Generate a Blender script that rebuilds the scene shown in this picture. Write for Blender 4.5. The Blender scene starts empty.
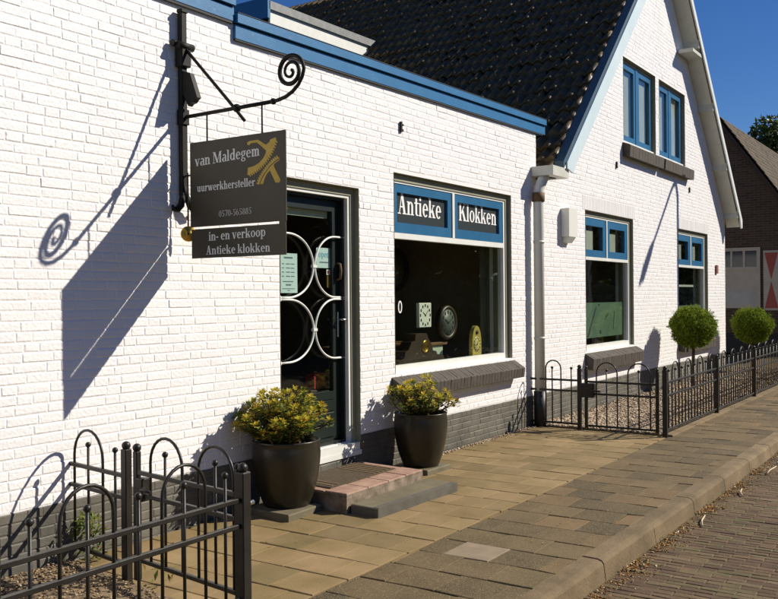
import bpy, math, random
from mathutils import Vector, Matrix, noise as mnoise
R = math.radians
random.seed(7)
scene = bpy.context.scene
COL = scene.collection

# ------------------------------------------------------------------ camera
cam_data = bpy.data.cameras.new('camera')
cam_data.sensor_width = 36.0
cam_data.lens = 900.0 / 778.0 * 36.0
cam_data.shift_y = -0.0032
cam_data.clip_start = 0.05
cam_data.clip_end = 2000
cam = bpy.data.objects.new('camera', cam_data)
cam.matrix_world = (Matrix.Translation((0, -4.8, 1.63)) @ Matrix.Rotation(R(33.8 - 90), 4, 'Z')
                    @ Matrix.Rotation(R(90), 4, 'X') @ Matrix.Rotation(R(-0.5), 4, 'Z'))
COL.objects.link(cam)
scene.camera = cam

# ------------------------------------------------------------------ light
SUN_EL, SUN_AZ = 36.7, math.degrees(math.atan2(-1.0, 0.99))      # direction towards the sun
world = bpy.data.worlds.new('World')
scene.world = world
world.use_nodes = True
wn = world.node_tree
wn.nodes.clear()
sky = wn.nodes.new('ShaderNodeTexSky')
sky.sky_type = 'NISHITA'
sky.sun_disc = False
sky.sun_elevation = R(SUN_EL)
sky.sun_rotation = R(90 - SUN_AZ)
sky.altitude = 0
sky.air_density = 1.0
sky.dust_density = 0.0
sky.ozone_density = 7.0
bg = wn.nodes.new('ShaderNodeBackground')
bg.inputs['Strength'].default_value = 0.060
wo = wn.nodes.new('ShaderNodeOutputWorld')
hs = wn.nodes.new('ShaderNodeHueSaturation')
hs.inputs['Saturation'].default_value = 1.18
hs.inputs['Hue'].default_value = 0.512
hs.inputs['Value'].default_value = 1.08
wn.links.new(sky.outputs[0], hs.inputs['Color'])
wn.links.new(hs.outputs[0], bg.inputs[0])
wn.links.new(bg.outputs[0], wo.inputs[0])
sd = bpy.data.lights.new('sun', 'SUN')
sd.energy = 5.0
sd.angle = R(0.5)
sd.color = (1.0, 0.92, 0.79)
sun = bpy.data.objects.new('sun', sd)
sun.rotation_euler = Vector((-0.99, 1.0, -1.047)).to_track_quat('-Z', 'Y').to_euler()
sun.location = (8, -12, 14)
COL.objects.link(sun)
scene.view_settings.view_transform = 'Standard'
scene.view_settings.look = 'None'
scene.view_settings.gamma = 1.0
scene.view_settings.exposure = 0.3
scene.view_settings.use_curve_mapping = False

# ------------------------------------------------------------------ materials
def lerp(a, b, t): return tuple(a[i] + (b[i] - a[i]) * t for i in range(3))

def mat(name, col, rough=0.6, col2=None, nscale=6.0, bump=0.0, bscale=60.0, metal=0.0, isl=None,
        spec=0.5, isl_cols=None, detail=6.0, sheen=0.0, transl=0.0, speck=None):
    """noise-mottled principled surface; isl: list of (pos, colour) picked at random for each mesh island"""
    m = bpy.data.materials.new(name)
    m.use_nodes = True
    nt = m.node_tree
    b = nt.nodes['Principled BSDF']
    L = nt.links
    b.inputs['Roughness'].default_value = rough
    b.inputs['Metallic'].default_value = metal
    b.inputs['Specular IOR Level'].default_value = spec
    tc = nt.nodes.new('ShaderNodeTexCoord')
    out = None
    if isl_cols:
        g = nt.nodes.new('ShaderNodeNewGeometry')
        r = nt.nodes.new('ShaderNodeValToRGB')
        r.color_ramp.interpolation = 'LINEAR'
        els = r.color_ramp.elements
        els[0].position = isl_cols[0][0]; els[0].color = (*isl_cols[0][1], 1)
        els[1].position = isl_cols[-1][0]; els[1].color = (*isl_cols[-1][1], 1)
        for p, c in isl_cols[1:-1]:
            e = els.new(p); e.color = (*c, 1)
        L.new(g.outputs['Random Per Island'], r.inputs[0])
        out = r.outputs[0]
    if col2 is not None:
        n = nt.nodes.new('ShaderNodeTexNoise')
        n.inputs['Scale'].default_value = nscale
        n.inputs['Detail'].default_value = detail
        n.inputs['Roughness'].default_value = 0.6
        L.new(tc.outputs['Object'], n.inputs['Vector'])
        cr = nt.nodes.new('ShaderNodeValToRGB')
        cr.color_ramp.elements[0].position = 0.35
        cr.color_ramp.elements[1].position = 0.68
        L.new(n.outputs['Fac'], cr.inputs[0])
        if out is None:
            cr.color_ramp.elements[0].color = (*col, 1)
            cr.color_ramp.elements[1].color = (*col2, 1)
            out = cr.outputs[0]
        else:
            k = [col2[i] for i in range(3)]
            cr.color_ramp.elements[0].color = (1, 1, 1, 1)
            cr.color_ramp.elements[1].color = (*k, 1)
            mx = nt.nodes.new('ShaderNodeMix'); mx.data_type = 'RGBA'; mx.blend_type = 'MULTIPLY'
            mx.inputs[0].default_value = 1.0
            L.new(out, mx.inputs[6]); L.new(cr.outputs[0], mx.inputs[7])
            out = mx.outputs[2]
    if speck:
        sc, thr, scol = speck
        v = nt.nodes.new('ShaderNodeTexVoronoi'); v.inputs['Scale'].default_value = sc
        L.new(tc.outputs['Object'], v.inputs['Vector'])
        sep = nt.nodes.new('ShaderNodeSeparateColor'); L.new(v.outputs['Color'], sep.inputs[0])
        mp = nt.nodes.new('ShaderNodeMapRange')
        mp.inputs[1].default_value = thr; mp.inputs[2].default_value = thr + 0.12
        L.new(sep.outputs[0], mp.inputs[0])
        mx = nt.nodes.new('ShaderNodeMix'); mx.data_type = 'RGBA'
        L.new(mp.outputs[0], mx.inputs[0])
        if out is None:
            mx.inputs[6].default_value = (*col, 1)
        else:
            L.new(out, mx.inputs[6])
        mx.inputs[7].default_value = (*scol, 1)
        out = mx.outputs[2]
    if out is None:
        b.inputs['Base Color'].default_value = (*col, 1)
    else:
        L.new(out, b.inputs['Base Color'])
    if bump > 0:
        n2 = nt.nodes.new('ShaderNodeTexNoise')
        n2.inputs['Scale'].default_value = bscale
        n2.inputs['Detail'].default_value = 5
        L.new(tc.outputs['Object'], n2.inputs['Vector'])
        bp = nt.nodes.new('ShaderNodeBump')
        bp.inputs['Strength'].default_value = 0.6
        bp.inputs['Distance'].default_value = bump
        L.new(n2.outputs['Fac'], bp.inputs['Height'])
        L.new(bp.outputs[0], b.inputs['Normal'])
    if transl > 0:
        t = nt.nodes.new('ShaderNodeBsdfTranslucent')
        if out is not None: L.new(out, t.inputs[0])
        else: t.inputs[0].default_value = (*col, 1)
        ms = nt.nodes.new('ShaderNodeMixShader'); ms.inputs[0].default_value = transl
        o = nt.nodes['Material Output']
        L.new(b.outputs[0], ms.inputs[1]); L.new(t.outputs[0], ms.inputs[2]); L.new(ms.outputs[0], o.inputs[0])
    return m

def glass_mat(name, tint=(0.90, 0.93, 0.89), refl=1.0):
    m = bpy.data.materials.new(name)
    m.use_nodes = True
    nt = m.node_tree
    nt.nodes.remove(nt.nodes['Principled BSDF'])
    o = nt.nodes['Material Output']
    t = nt.nodes.new('ShaderNodeBsdfTransparent'); t.inputs[0].default_value = (*tint, 1)
    g = nt.nodes.new('ShaderNodeBsdfGlossy'); g.inputs['Roughness'].default_value = 0.015
    g.inputs[0].default_value = (refl, refl, refl, 1)
    lw = nt.nodes.new('ShaderNodeLayerWeight'); lw.inputs[0].default_value = 0.5
    pw = nt.nodes.new('ShaderNodeMath'); pw.operation = 'POWER'; pw.inputs[1].default_value = 5.0
    f = nt.nodes.new('ShaderNodeMath'); f.operation = 'MULTIPLY_ADD'; f.inputs[1].default_value = 0.9; f.inputs[2].default_value = 0.035
    nt.links.new(lw.outputs['Facing'], pw.inputs[0]); nt.links.new(pw.outputs[0], f.inputs[0])
    n = nt.nodes.new('ShaderNodeTexNoise'); n.inputs['Scale'].default_value = 1.6
    bp = nt.nodes.new('ShaderNodeBump'); bp.inputs['Strength'].default_value = 0.12; bp.inputs['Distance'].default_value = 0.02
    tc = nt.nodes.new('ShaderNodeTexCoord')
    nt.links.new(tc.outputs['Object'], n.inputs['Vector'])
    nt.links.new(n.outputs['Fac'], bp.inputs['Height'])
    nt.links.new(bp.outputs[0], g.inputs['Normal'])
    ms = nt.nodes.new('ShaderNodeMixShader')
    nt.links.new(f.outputs[0], ms.inputs[0])
    nt.links.new(t.outputs[0], ms.inputs[1])
    nt.links.new(g.outputs[0], ms.inputs[2])
    nt.links.new(ms.outputs[0], o.inputs[0])
    return m

M = {}
M['white_brick'] = mat('white_painted_brick', (0.82, 0.80, 0.795), 0.5, (0.87, 0.855, 0.85), 2.2, 0.007, 45)
M['white_joint'] = mat('white_painted_joint', (0.80, 0.785, 0.775), 0.6, (0.85, 0.83, 0.82), 7, 0.006, 60)
M['grey_brick'] = mat('grey_painted_brick', (0.085, 0.080, 0.064), 0.65, (0.150, 0.139, 0.110), 3, 0.004, 70)
M['grey_joint'] = mat('grey_painted_joint', (0.085, 0.08, 0.064), 0.7, (0.12, 0.112, 0.09), 6, 0.003, 60)
M['reveal_shade'] = mat('shaded_white_paint', (0.26, 0.255, 0.165), 0.6, (0.32, 0.31, 0.21), 5)  # olive tone stands in for shade on white frames and reveals
M['blue'] = mat('blue_gloss_paint', (0.020, 0.140, 0.31), 0.4, (0.028, 0.165, 0.345), 5, 0.001, 30, speck=(55, 0.985, (0.55, 0.62, 0.66)))
M['blue_sash'] = mat('petrol_blue_sash_paint', (0.020, 0.120, 0.245), 0.35, (0.028, 0.140, 0.28), 5, 0.001, 30)
M['blue_dark'] = mat('dark_blue_paint', (0.040, 0.085, 0.115), 0.5, (0.055, 0.105, 0.14), 5)
M['lead'] = mat('grey_zinc_strip', (0.16, 0.17, 0.17), 0.5, (0.24, 0.25, 0.25), 8)
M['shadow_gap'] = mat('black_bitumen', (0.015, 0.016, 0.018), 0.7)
M['white_paint'] = mat('white_gloss_paint', (0.78, 0.79, 0.75), 0.4, (0.70, 0.71, 0.66), 5)
M['cream_paint'] = mat('cream_soffit_paint', (0.62, 0.62, 0.54), 0.5, (0.52, 0.52, 0.44), 4)
M['pale_blue'] = mat('pale_blue_board_paint', (0.55, 0.68, 0.72), 0.5, (0.62, 0.73, 0.76), 3)
M['door_green'] = mat('dark_green_door_paint', (0.006, 0.012, 0.010), 0.4, (0.009, 0.017, 0.014), 6)
M['pipe_grey'] = mat('grey_pvc_pipe', (0.60, 0.59, 0.52), 0.5, (0.67, 0.66, 0.59), 4)
M['pipe_black'] = mat('black_cast_iron', (0.02, 0.02, 0.021), 0.5)
M['terracotta'] = mat('terracotta_joint', (0.15, 0.085, 0.035), 0.7, (0.11, 0.06, 0.025), 20)
M['sill_brick'] = mat('brown_grey_sill_tile', (0.052, 0.043, 0.032), 0.8, (0.078, 0.065, 0.050), 10, 0.003, 70)
TLC = [(0.0, (0.040, 0.027, 0.012)), (0.5, (0.062, 0.043, 0.020)), (0.85, (0.085, 0.060, 0.030)), (1.0, (0.11, 0.085, 0.05))]
M['tile'] = mat('black_brown_roof_tile', (0.070, 0.046, 0.018), 0.45, (0.135, 0.095, 0.045), 7, 0.004, 40, spec=0.25)
M['iron'] = mat('black_green_iron', (0.010, 0.0095, 0.007), 0.6, (0.016, 0.015, 0.011), 14, 0.001, 60, spec=0.25)
M['fence'] = mat('dark_brown_grey_fence_paint', (0.014, 0.012, 0.009), 0.42, (0.024, 0.021, 0.016), 9, 0.001, 90, spec=0.4)
M['steel'] = mat('bright_bolt_steel', (0.6, 0.6, 0.58), 0.3, metal=1.0)
M['brass'] = mat('brass', (0.55, 0.36, 0.08), 0.32, (0.42, 0.26, 0.05), 12, metal=1.0)
M['sign'] = mat('olive_black_sign_paint', (0.033, 0.027, 0.012), 0.5, (0.046, 0.038, 0.019), 4, 0.001, 20)
M['letter'] = mat('cream_lettering', (0.74, 0.74, 0.70), 0.5)
M['letter_dim'] = mat('faded_lettering', (0.42, 0.42, 0.38), 0.5)
M['letter_white'] = mat('white_lettering', (0.85, 0.85, 0.83), 0.5)
M['gold'] = mat('gold_emblem_paint', (0.50, 0.33, 0.03), 0.5, (0.60, 0.40, 0.05), 20)
M['glass'] = glass_mat('window_glass')
M['dark_glass'] = mat('dark_signboard_glass', (0.05, 0.06, 0.065), 0.08, spec=0.6)
M['dim_room'] = mat('brown_room_plaster', (0.34, 0.24, 0.155), 0.9, (0.24, 0.17, 0.11), 2)
M['room_floor'] = mat('room_floor_boards', (0.12, 0.075, 0.045), 0.6, (0.08, 0.05, 0.03), 5)
M['curtain'] = mat('olive_curtain', (0.21, 0.20, 0.12), 0.9, (0.16, 0.15, 0.09), 3)
M['net'] = mat('pale_net_curtain', (0.50, 0.50, 0.46), 0.9, (0.42, 0.42, 0.40), 3)
M['green_film'] = mat('green_frosted_film', (0.095, 0.165, 0.115), 0.5, (0.13, 0.21, 0.145), 4)
M['film_mark'] = mat('dark_leaf_print', (0.02, 0.05, 0.03), 0.6)
M['blind'] = mat('pale_roller_blind', (0.62, 0.66, 0.55), 0.8)
M['paper'] = mat('pale_blue_paper', (0.56, 0.70, 0.74), 0.8, (0.60, 0.74, 0.78), 10)
M['ink'] = mat('dark_ink', (0.12, 0.18, 0.22), 0.8)
M['ink_blue'] = mat('blue_ink', (0.15, 0.40, 0.60), 0.8)
M['red'] = mat('red_plastic', (0.32, 0.025, 0.02), 0.5)
M['amber'] = mat('amber_sticker', (0.16, 0.09, 0.01), 0.5)
M['wood'] = mat('brown_wood', (0.20, 0.10, 0.04), 0.5, (0.13, 0.065, 0.025), 6)
M['dark_wood'] = mat('dark_wood', (0.035, 0.020, 0.012), 0.45, (0.05, 0.03, 0.018), 8)
M['pale_cab'] = mat('pale_green_cabinet', (0.50, 0.58, 0.47), 0.6, (0.45, 0.52, 0.42), 4)
M['clock_face'] = mat('clock_face_enamel', (0.72, 0.74, 0.66), 0.5)
M['clock_dim'] = mat('aged_clock_dial', (0.085, 0.10, 0.085), 0.5)
M['pot'] = mat('brown_glazed_pot', (0.017, 0.014, 0.008), 0.33, (0.030, 0.025, 0.014), 4, 0.003, 14, speck=(70, 0.975, (0.07, 0.06, 0.045)))
M['soil'] = mat('potting_soil', (0.03, 0.02, 0.013), 0.95, (0.05, 0.035, 0.022), 30, 0.01, 40)
M['step_pink'] = mat('worn_pink_step_paint', (0.28, 0.155, 0.108), 0.85, (0.42, 0.275, 0.20), 9, 0.003, 50, speck=(40, 0.93, (0.20, 0.15, 0.11)))
M['step_side'] = mat('stained_concrete_riser', (0.12, 0.095, 0.06), 0.85, (0.34, 0.26, 0.19), 9, 0.006, 30, detail=8)
M['slate'] = mat('blue_grey_stone_slab', (0.120, 0.102, 0.058), 0.8, (0.175, 0.148, 0.088), 5, 0.004, 60)
M['slate_edge'] = mat('blue_grey_stone_edge', (0.080, 0.074, 0.056), 0.75, (0.125, 0.114, 0.088), 7, 0.003, 60)
M['mat'] = mat('brown_coir_mat', (0.055, 0.038, 0.020), 0.95, (0.10, 0.07, 0.036), 40, 0.012, 160)
M['mat_stripe'] = mat('straw_mat_stripe', (0.20, 0.13, 0.06), 0.95)
TAN = [(0.0, (0.195, 0.138, 0.060)), (0.3, (0.250, 0.174, 0.076)), (0.6, (0.275, 0.184, 0.086)), (1.0, (0.310, 0.218, 0.104))]
M['tan_slab'] = mat('tan_concrete_slab', (1, 1, 1), 0.85, (0.66, 0.68, 0.50), 2.4, 0.004, 110, isl_cols=TAN, speck=(260, 0.93, (0.17, 0.11, 0.045)))
AGG = [(0.0, (0.080, 0.060, 0.024)), (0.4, (0.118, 0.084, 0.034)), (0.72, (0.160, 0.106, 0.044)), (0.84, (0.21, 0.136, 0.058)), (0.90, (0.130, 0.096, 0.038)), (1.0, (0.165, 0.116, 0.050))]
M['agg_slab'] = mat('washed_aggregate_slab', (1, 1, 1), 0.85, (0.62, 0.62, 0.52), 2.2, 0.006, 150, isl_cols=AGG, speck=(210, 0.76, (0.215, 0.150, 0.078)))
M['pale_slab'] = mat('pale_smooth_slab', (0.215, 0.165, 0.105), 0.85, (0.28, 0.215, 0.14), 6, 0.002, 90)
M['joint_sand'] = mat('dark_joint_sand', (0.040, 0.036, 0.016), 0.95, (0.085, 0.068, 0.034), 5)
M['kerb'] = mat('concrete_kerb', (1, 1, 1), 0.9, (0.56, 0.56, 0.50), 3.2, 0.007, 60, isl_cols=[(0.0, (0.175, 0.124, 0.062)), (0.5, (0.215, 0.152, 0.080)), (1.0, (0.255, 0.182, 0.100))], speck=(120, 0.88, (0.11, 0.08, 0.04)))
M['kerb_side'] = M['kerb']
RB = [(0.0, (0.100, 0.058, 0.030)), (0.35, (0.135, 0.078, 0.040)), (0.6, (0.160, 0.098, 0.048)), (0.85, (0.130, 0.100, 0.040)), (1.0, (0.180, 0.122, 0.064))]
M['road_brick'] = mat('brown_road_clinker', (1, 1, 1), 0.85, (0.62, 0.66, 0.52), 4, 0.006, 60, isl_cols=RB)
M['road_joint'] = mat('mossy_road_joint', (0.100, 0.072, 0.030), 0.95, (0.140, 0.105, 0.042), 8, 0.004, 30)
M['ground'] = mat('distant_ground', (0.10, 0.085, 0.055), 0.95, (0.13, 0.115, 0.07), 0.4)
PEB = [(0.0, (0.16, 0.115, 0.07)), (0.3, (0.33, 0.25, 0.165)), (0.6, (0.46, 0.37, 0.26)), (0.85, (0.40, 0.28, 0.17)), (1.0, (0.62, 0.54, 0.42))]
M['pebble'] = mat('mixed_pebble', (1, 1, 1), 0.75, isl_cols=PEB)
EAR = [(0.0, (0.10, 0.065, 0.035)), (0.4, (0.24, 0.16, 0.085)), (0.75, (0.36, 0.26, 0.15)), (1.0, (0.46, 0.36, 0.23))]
M['earth_bit'] = mat('earth_and_shell_bits', (1, 1, 1), 0.85, isl_cols=EAR)
M['bed_soil'] = mat('bed_soil', (0.13, 0.09, 0.05), 0.95, (0.25, 0.18, 0.10), 6, 0.01, 20)
LIT = [(0.0, (0.12, 0.06, 0.018)), (0.4, (0.30, 0.14, 0.024)), (0.75, (0.42, 0.24, 0.06)), (0.93, (0.50, 0.36, 0.16)), (1.0, (0.7, 0.62, 0.45))]
M['litter'] = mat('dry_leaf_litter', (1, 1, 1), 0.8, isl_cols=LIT)
M['twig'] = mat('bleached_twig', (0.55, 0.46, 0.30), 0.8)
GRN = [(0.0, (0.05, 0.085, 0.012)), (0.5, (0.13, 0.18, 0.025)), (0.85, (0.22, 0.25, 0.04)), (1.0, (0.26, 0.12, 0.035))]
M['leaf'] = mat('shrub_leaf', (1, 1, 1), 0.55, isl_cols=GRN, transl=0.35, spec=0.25)
GLD = [(0.0, (0.30, 0.33, 0.04)), (0.35, (0.56, 0.52, 0.06)), (0.75, (0.66, 0.50, 0.06)), (0.92, (0.52, 0.26, 0.03)), (1.0, (0.66, 0.54, 0.18))]
M['gold_leaf'] = mat('golden_young_leaf', (1, 1, 1), 0.6, isl_cols=GLD, transl=0.4, spec=0.2)
BOX = [(0.0, (0.08, 0.125, 0.010)), (0.5, (0.17, 0.245, 0.018)), (0.85, (0.26, 0.32, 0.028)), (1.0, (0.34, 0.37, 0.05))]
M['box_leaf'] = mat('boxwood_leaf', (1, 1, 1), 0.65, isl_cols=BOX, transl=0.35, spec=0.15)
TRE = [(0.0, (0.030, 0.050, 0.008)), (0.6, (0.075, 0.105, 0.018)), (1.0, (0.14, 0.15, 0.035))]
M['tree_leaf'] = mat('tree_leaf', (1, 1, 1), 0.5, isl_cols=TRE, transl=0.2)
M['bark'] = mat('bark', (0.06, 0.045, 0.03), 0.9, (0.09, 0.07, 0.05), 10, 0.01, 30)
M['stem'] = mat('woody_stem', (0.10, 0.06, 0.03), 0.8)
M['old_brick'] = mat('dark_old_brick', (0.045, 0.030, 0.020), 0.9, (0.075, 0.048, 0.032), 3, 0.01, 18)
ob = M['old_brick'].node_tree
btx = ob.nodes.new('ShaderNodeTexBrick'); btx.inputs['Scale'].default_value = 1.0
btx.inputs['Brick Width'].default_value = 0.23; btx.inputs['Row Height'].default_value = 0.066; btx.inputs['Mortar Size'].default_value = 0.006
btx.inputs['Color1'].default_value = (0.060, 0.036, 0.022, 1); btx.inputs['Color2'].default_value = (0.095, 0.058, 0.036, 1); btx.inputs['Mortar'].default_value = (0.13, 0.11, 0.085, 1)
tcn = ob.nodes.new('ShaderNodeTexCoord'); sx_ = ob.nodes.new('ShaderNodeSeparateXYZ'); cx_ = ob.nodes.new('ShaderNodeCombineXYZ')
ob.links.new(tcn.outputs['Object'], sx_.inputs[0]); ob.links.new(sx_.outputs['Y'], cx_.inputs['X']); ob.links.new(sx_.outputs['Z'], cx_.inputs['Y'])
ob.links.new(cx_.outputs[0], btx.inputs['Vector']); ob.links.new(btx.outputs['Color'], ob.nodes['Principled BSDF'].inputs['Base Color'])
M['old_tile'] = mat('weathered_roof_tile', (0.052, 0.035, 0.016), 0.9, (0.100, 0.070, 0.036), 5, 0.01, 9)
M['old_white'] = mat('weathered_white_paint', (0.52, 0.47, 0.38), 0.6, (0.44, 0.39, 0.31), 3)
M['shutter_red'] = mat('red_shutter_paint', (0.34, 0.045, 0.03), 0.5)
M['lamp_grey'] = mat('grey_lamp_column', (0.25, 0.26, 0.26), 0.5)
M['lens'] = mat('lamp_lens', (0.7, 0.7, 0.68), 0.3)
M['box_white'] = mat('white_plastic_box', (0.72, 0.72, 0.66), 0.5)
M['house_red'] = mat('rust_number_plate', (0.25, 0.10, 0.07), 0.6)

# ------------------------------------------------------------------ mesh collector
class MB:
    def __init__(s): s.v = []; s.f = []; s.mi = []; s.sm = []; s.cur = 0
    def add(s, vs, fs, smooth=False, mi=None):
        o = len(s.v); s.v.extend(vs)
        for f in fs:
            s.f.append(tuple(i + o for i in f)); s.mi.append(s.cur if mi is None else mi); s.sm.append(smooth)
        return s
    def box(s, x0, x1, y0, y1, z0, z1, mi=None):
        vs = [(x0, y0, z0), (x1, y0, z0), (x1, y1, z0), (x0, y1, z0), (x0, y0, z1), (x1, y0, z1), (x1, y1, z1), (x0, y1, z1)]
        return s.add(vs, [(0, 3, 2, 1), (4, 5, 6, 7), (0, 1, 5, 4), (1, 2, 6, 5), (2, 3, 7, 6), (3, 0, 4, 7)], mi=mi)
    def bbox(s, x0, x1, y0, y1, z0, z1, c=0.004, mi=None):
        """box with chamfered edges"""
        X, Y, Z = (x0, x1), (y0, y1), (z0, z1)
        vs = []
        idx = {}
        for i in (0, 1):
            for j in (0, 1):
                for k in (0, 1):
                    sx, sy, sz = (1 if i == 0 else -1), (1 if j == 0 else -1), (1 if k == 0 else -1)
                    idx[i, j, k, 0] = len(vs); vs.append((X[i], Y[j] + sy * c, Z[k] + sz * c))
                    idx[i, j, k, 1] = len(vs); vs.append((X[i] + sx * c, Y[j], Z[k] + sz * c))
                    idx[i, j, k, 2] = len(vs); vs.append((X[i] + sx * c, Y[j] + sy * c, Z[k]))
        fs = []
        for i in (0, 1):
            fs.append(tuple(idx[i, j, k, 0] for j, k in ((0, 0), (0, 1), (1, 1), (1, 0))))
            fs.append(tuple(idx[j, i, k, 1] for j, k in ((0, 0), (0, 1), (1, 1), (1, 0))))
            fs.append(tuple(idx[j, k, i, 2] for j, k in ((0, 0), (0, 1), (1, 1), (1, 0))))
        for a in (0, 1):
            for b_ in (0, 1):
                fs.append((idx[a, b_, 0, 0], idx[a, b_, 1, 0], idx[a, b_, 1, 1], idx[a, b_, 0, 1]))
                fs.append((idx[a, 0, b_, 0], idx[a, 1, b_, 0], idx[a, 1, b_, 2], idx[a, 0, b_, 2]))
                fs.append((idx[0, a, b_, 1], idx[1, a, b_, 1], idx[1, a, b_, 2], idx[0, a, b_, 2]))
        for i in (0, 1):
            for j in (0, 1):
                for k in (0, 1):
                    fs.append((idx[i, j, k, 0], idx[i, j, k, 1], idx[i, j, k, 2]))
        return s.add(vs, fs, mi=mi)
    def prism(s, poly, fn, a, b, mi=None, smooth=False):
        """poly: 2-D outline; fn(p, q, d) -> xyz; extruded from depth a to b"""
        n = len(poly)
        vs = [fn(p[0], p[1], a) for p in poly] + [fn(p[0], p[1], b) for p in poly]
        fs = [tuple(range(n)), tuple(range(2 * n - 1, n - 1, -1))]
        for i in range(n):
            j = (i + 1) % n
            fs.append((i, n + i, n + j, j))
        return s.add(vs, fs, mi=mi, smooth=smooth)
    def tube(s, path, r, n=8, cap=True, mi=None, smooth=True):
        P = [Vector(p) for p in path]
        rs = r if isinstance(r, (list, tuple)) else [r] * len(P)
        vs = []; prev = None
        for i, p in enumerate(P):
            t = (P[min(i + 1, len(P) - 1)] - P[max(i - 1, 0)]).normalized()
            if prev is None:
                up = Vector((0, 0, 1)) if abs(t.z) < 0.9 else Vector((1, 0, 0))
                u = t.cross(up).normalized()
            else:
                u = (prev - t * prev.dot(t)).normalized()
            w = t.cross(u)
            prev = u
            for k in range(n):
                an = 2 * math.pi * (k + 0.5) / n
                vs.append(tuple(p + (u * math.cos(an) + w * math.sin(an)) * rs[i]))
        fs = []
        for i in range(len(P) - 1):
            for k in range(n):
                k2 = (k + 1) % n
                fs.append((i * n + k, i * n + k2, (i + 1) * n + k2, (i + 1) * n + k))
        s.add(vs, fs, smooth=smooth, mi=mi)
        if cap:
            o = len(s.v) - len(vs)
            s.f.append(tuple(o + k for k in range(n - 1, -1, -1))); s.sm.append(False); s.mi.append(s.cur if mi is None else mi)
            s.f.append(tuple(o + (len(P) - 1) * n + k for k in range(n))); s.sm.append(False); s.mi.append(s.cur if mi is None else mi)
        return s
    def lathe(s, prof, c, n=32, mi=None, axis='z', smooth=True):
        vs = []
        for r_, h in prof:
            for k in range(n):
                a = 2 * math.pi * k / n
                q = (r_ * math.cos(a), r_ * math.sin(a), h)
                if axis == 'y': q = (q[0], q[2], q[1])
                if axis == 'x': q = (q[2], q[0], q[1])
                vs.append((c[0] + q[0], c[1] + q[1], c[2] + q[2]))
        fs = []
        for i in range(len(prof) - 1):
            for k in range(n):
                k2 = (k + 1) % n
                fs.append((i * n + k, i * n + k2, (i + 1) * n + k2, (i + 1) * n + k))
        return s.add(vs, fs, smooth=smooth, mi=mi)
    def ball(s, c, r, n=10, mi=None):
        pr = [(max(1e-4, r * math.sin(math.pi * i / n)), -r * math.cos(math.pi * i / n)) for i in range(n + 1)]
        return s.lathe(pr, c, 2 * n, mi)
    def quad(s, a, b, c, d, mi=None): return s.add([a, b, c, d], [(0, 1, 2, 3)], mi=mi)
    def build(s, name, mats, parent=None, loc=(0, 0, 0)):
        me = bpy.data.meshes.new(name)
        if not isinstance(mats, (list, tuple)): mats = [mats]
        vs = s.v
        if parent is not None and loc == (0, 0, 0):
            wl = world_loc(parent)
            vs = [(v[0] - wl[0], v[1] - wl[1], v[2] - wl[2]) for v in s.v]
        elif loc != (0, 0, 0):
            vs = [(v[0] - loc[0], v[1] - loc[1], v[2] - loc[2]) for v in s.v]
        me.from_pydata(vs, [], s.f)
        for m in mats: me.materials.append(M[m] if isinstance(m, str) else m)
        me.polygons.foreach_set('material_index', s.mi)
        me.polygons.foreach_set('use_smooth', s.sm)
        me.update()
        o = bpy.data.objects.new(name, me)
        o.location = loc
        COL.objects.link(o)
        if parent is not None: o.parent = parent
        return o

def world_loc(o):
    l = Vector(o.location)
    while o.parent is not None:
        o = o.parent; l += Vector(o.location)
    return l

def tag(o, label=None, cat=None, group=None, kind=None):
    if label: o['label'] = label
    if cat: o['category'] = cat
    if group: o['group'] = group
    if kind: o['kind'] = kind
    return o

def thing(name, label, cat, loc=(0, 0, 0), group=None):
    o = bpy.data.objects.new(name, None)
    o.empty_display_size = 0.1
    o.location = loc
    COL.objects.link(o)
    return tag(o, label, cat, group)

def copy_thing(o, loc, label=None):
    c = o.copy(); COL.objects.link(c); c.location = loc
    if label: c['label'] = label
    for ch in list(o.children):
        d = ch.copy(); COL.objects.link(d); d.parent = c
        for g in list(ch.children):
            e = g.copy(); COL.objects.link(e); e.parent = d
    return c

def front(y):   # facade mapping: (x, z) outline, depth along y
    return lambda p, q, d: (p, y + d, q)

# ------------------------------------------------------------------ the ground, pavement, road
ground = MB()
ground.quad((-400, -400, -0.16), (400, -400, -0.16), (400, 400, -0.16), (-400, 400, -0.16))
tag(ground.build('ground', 'ground'), kind='structure')

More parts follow.
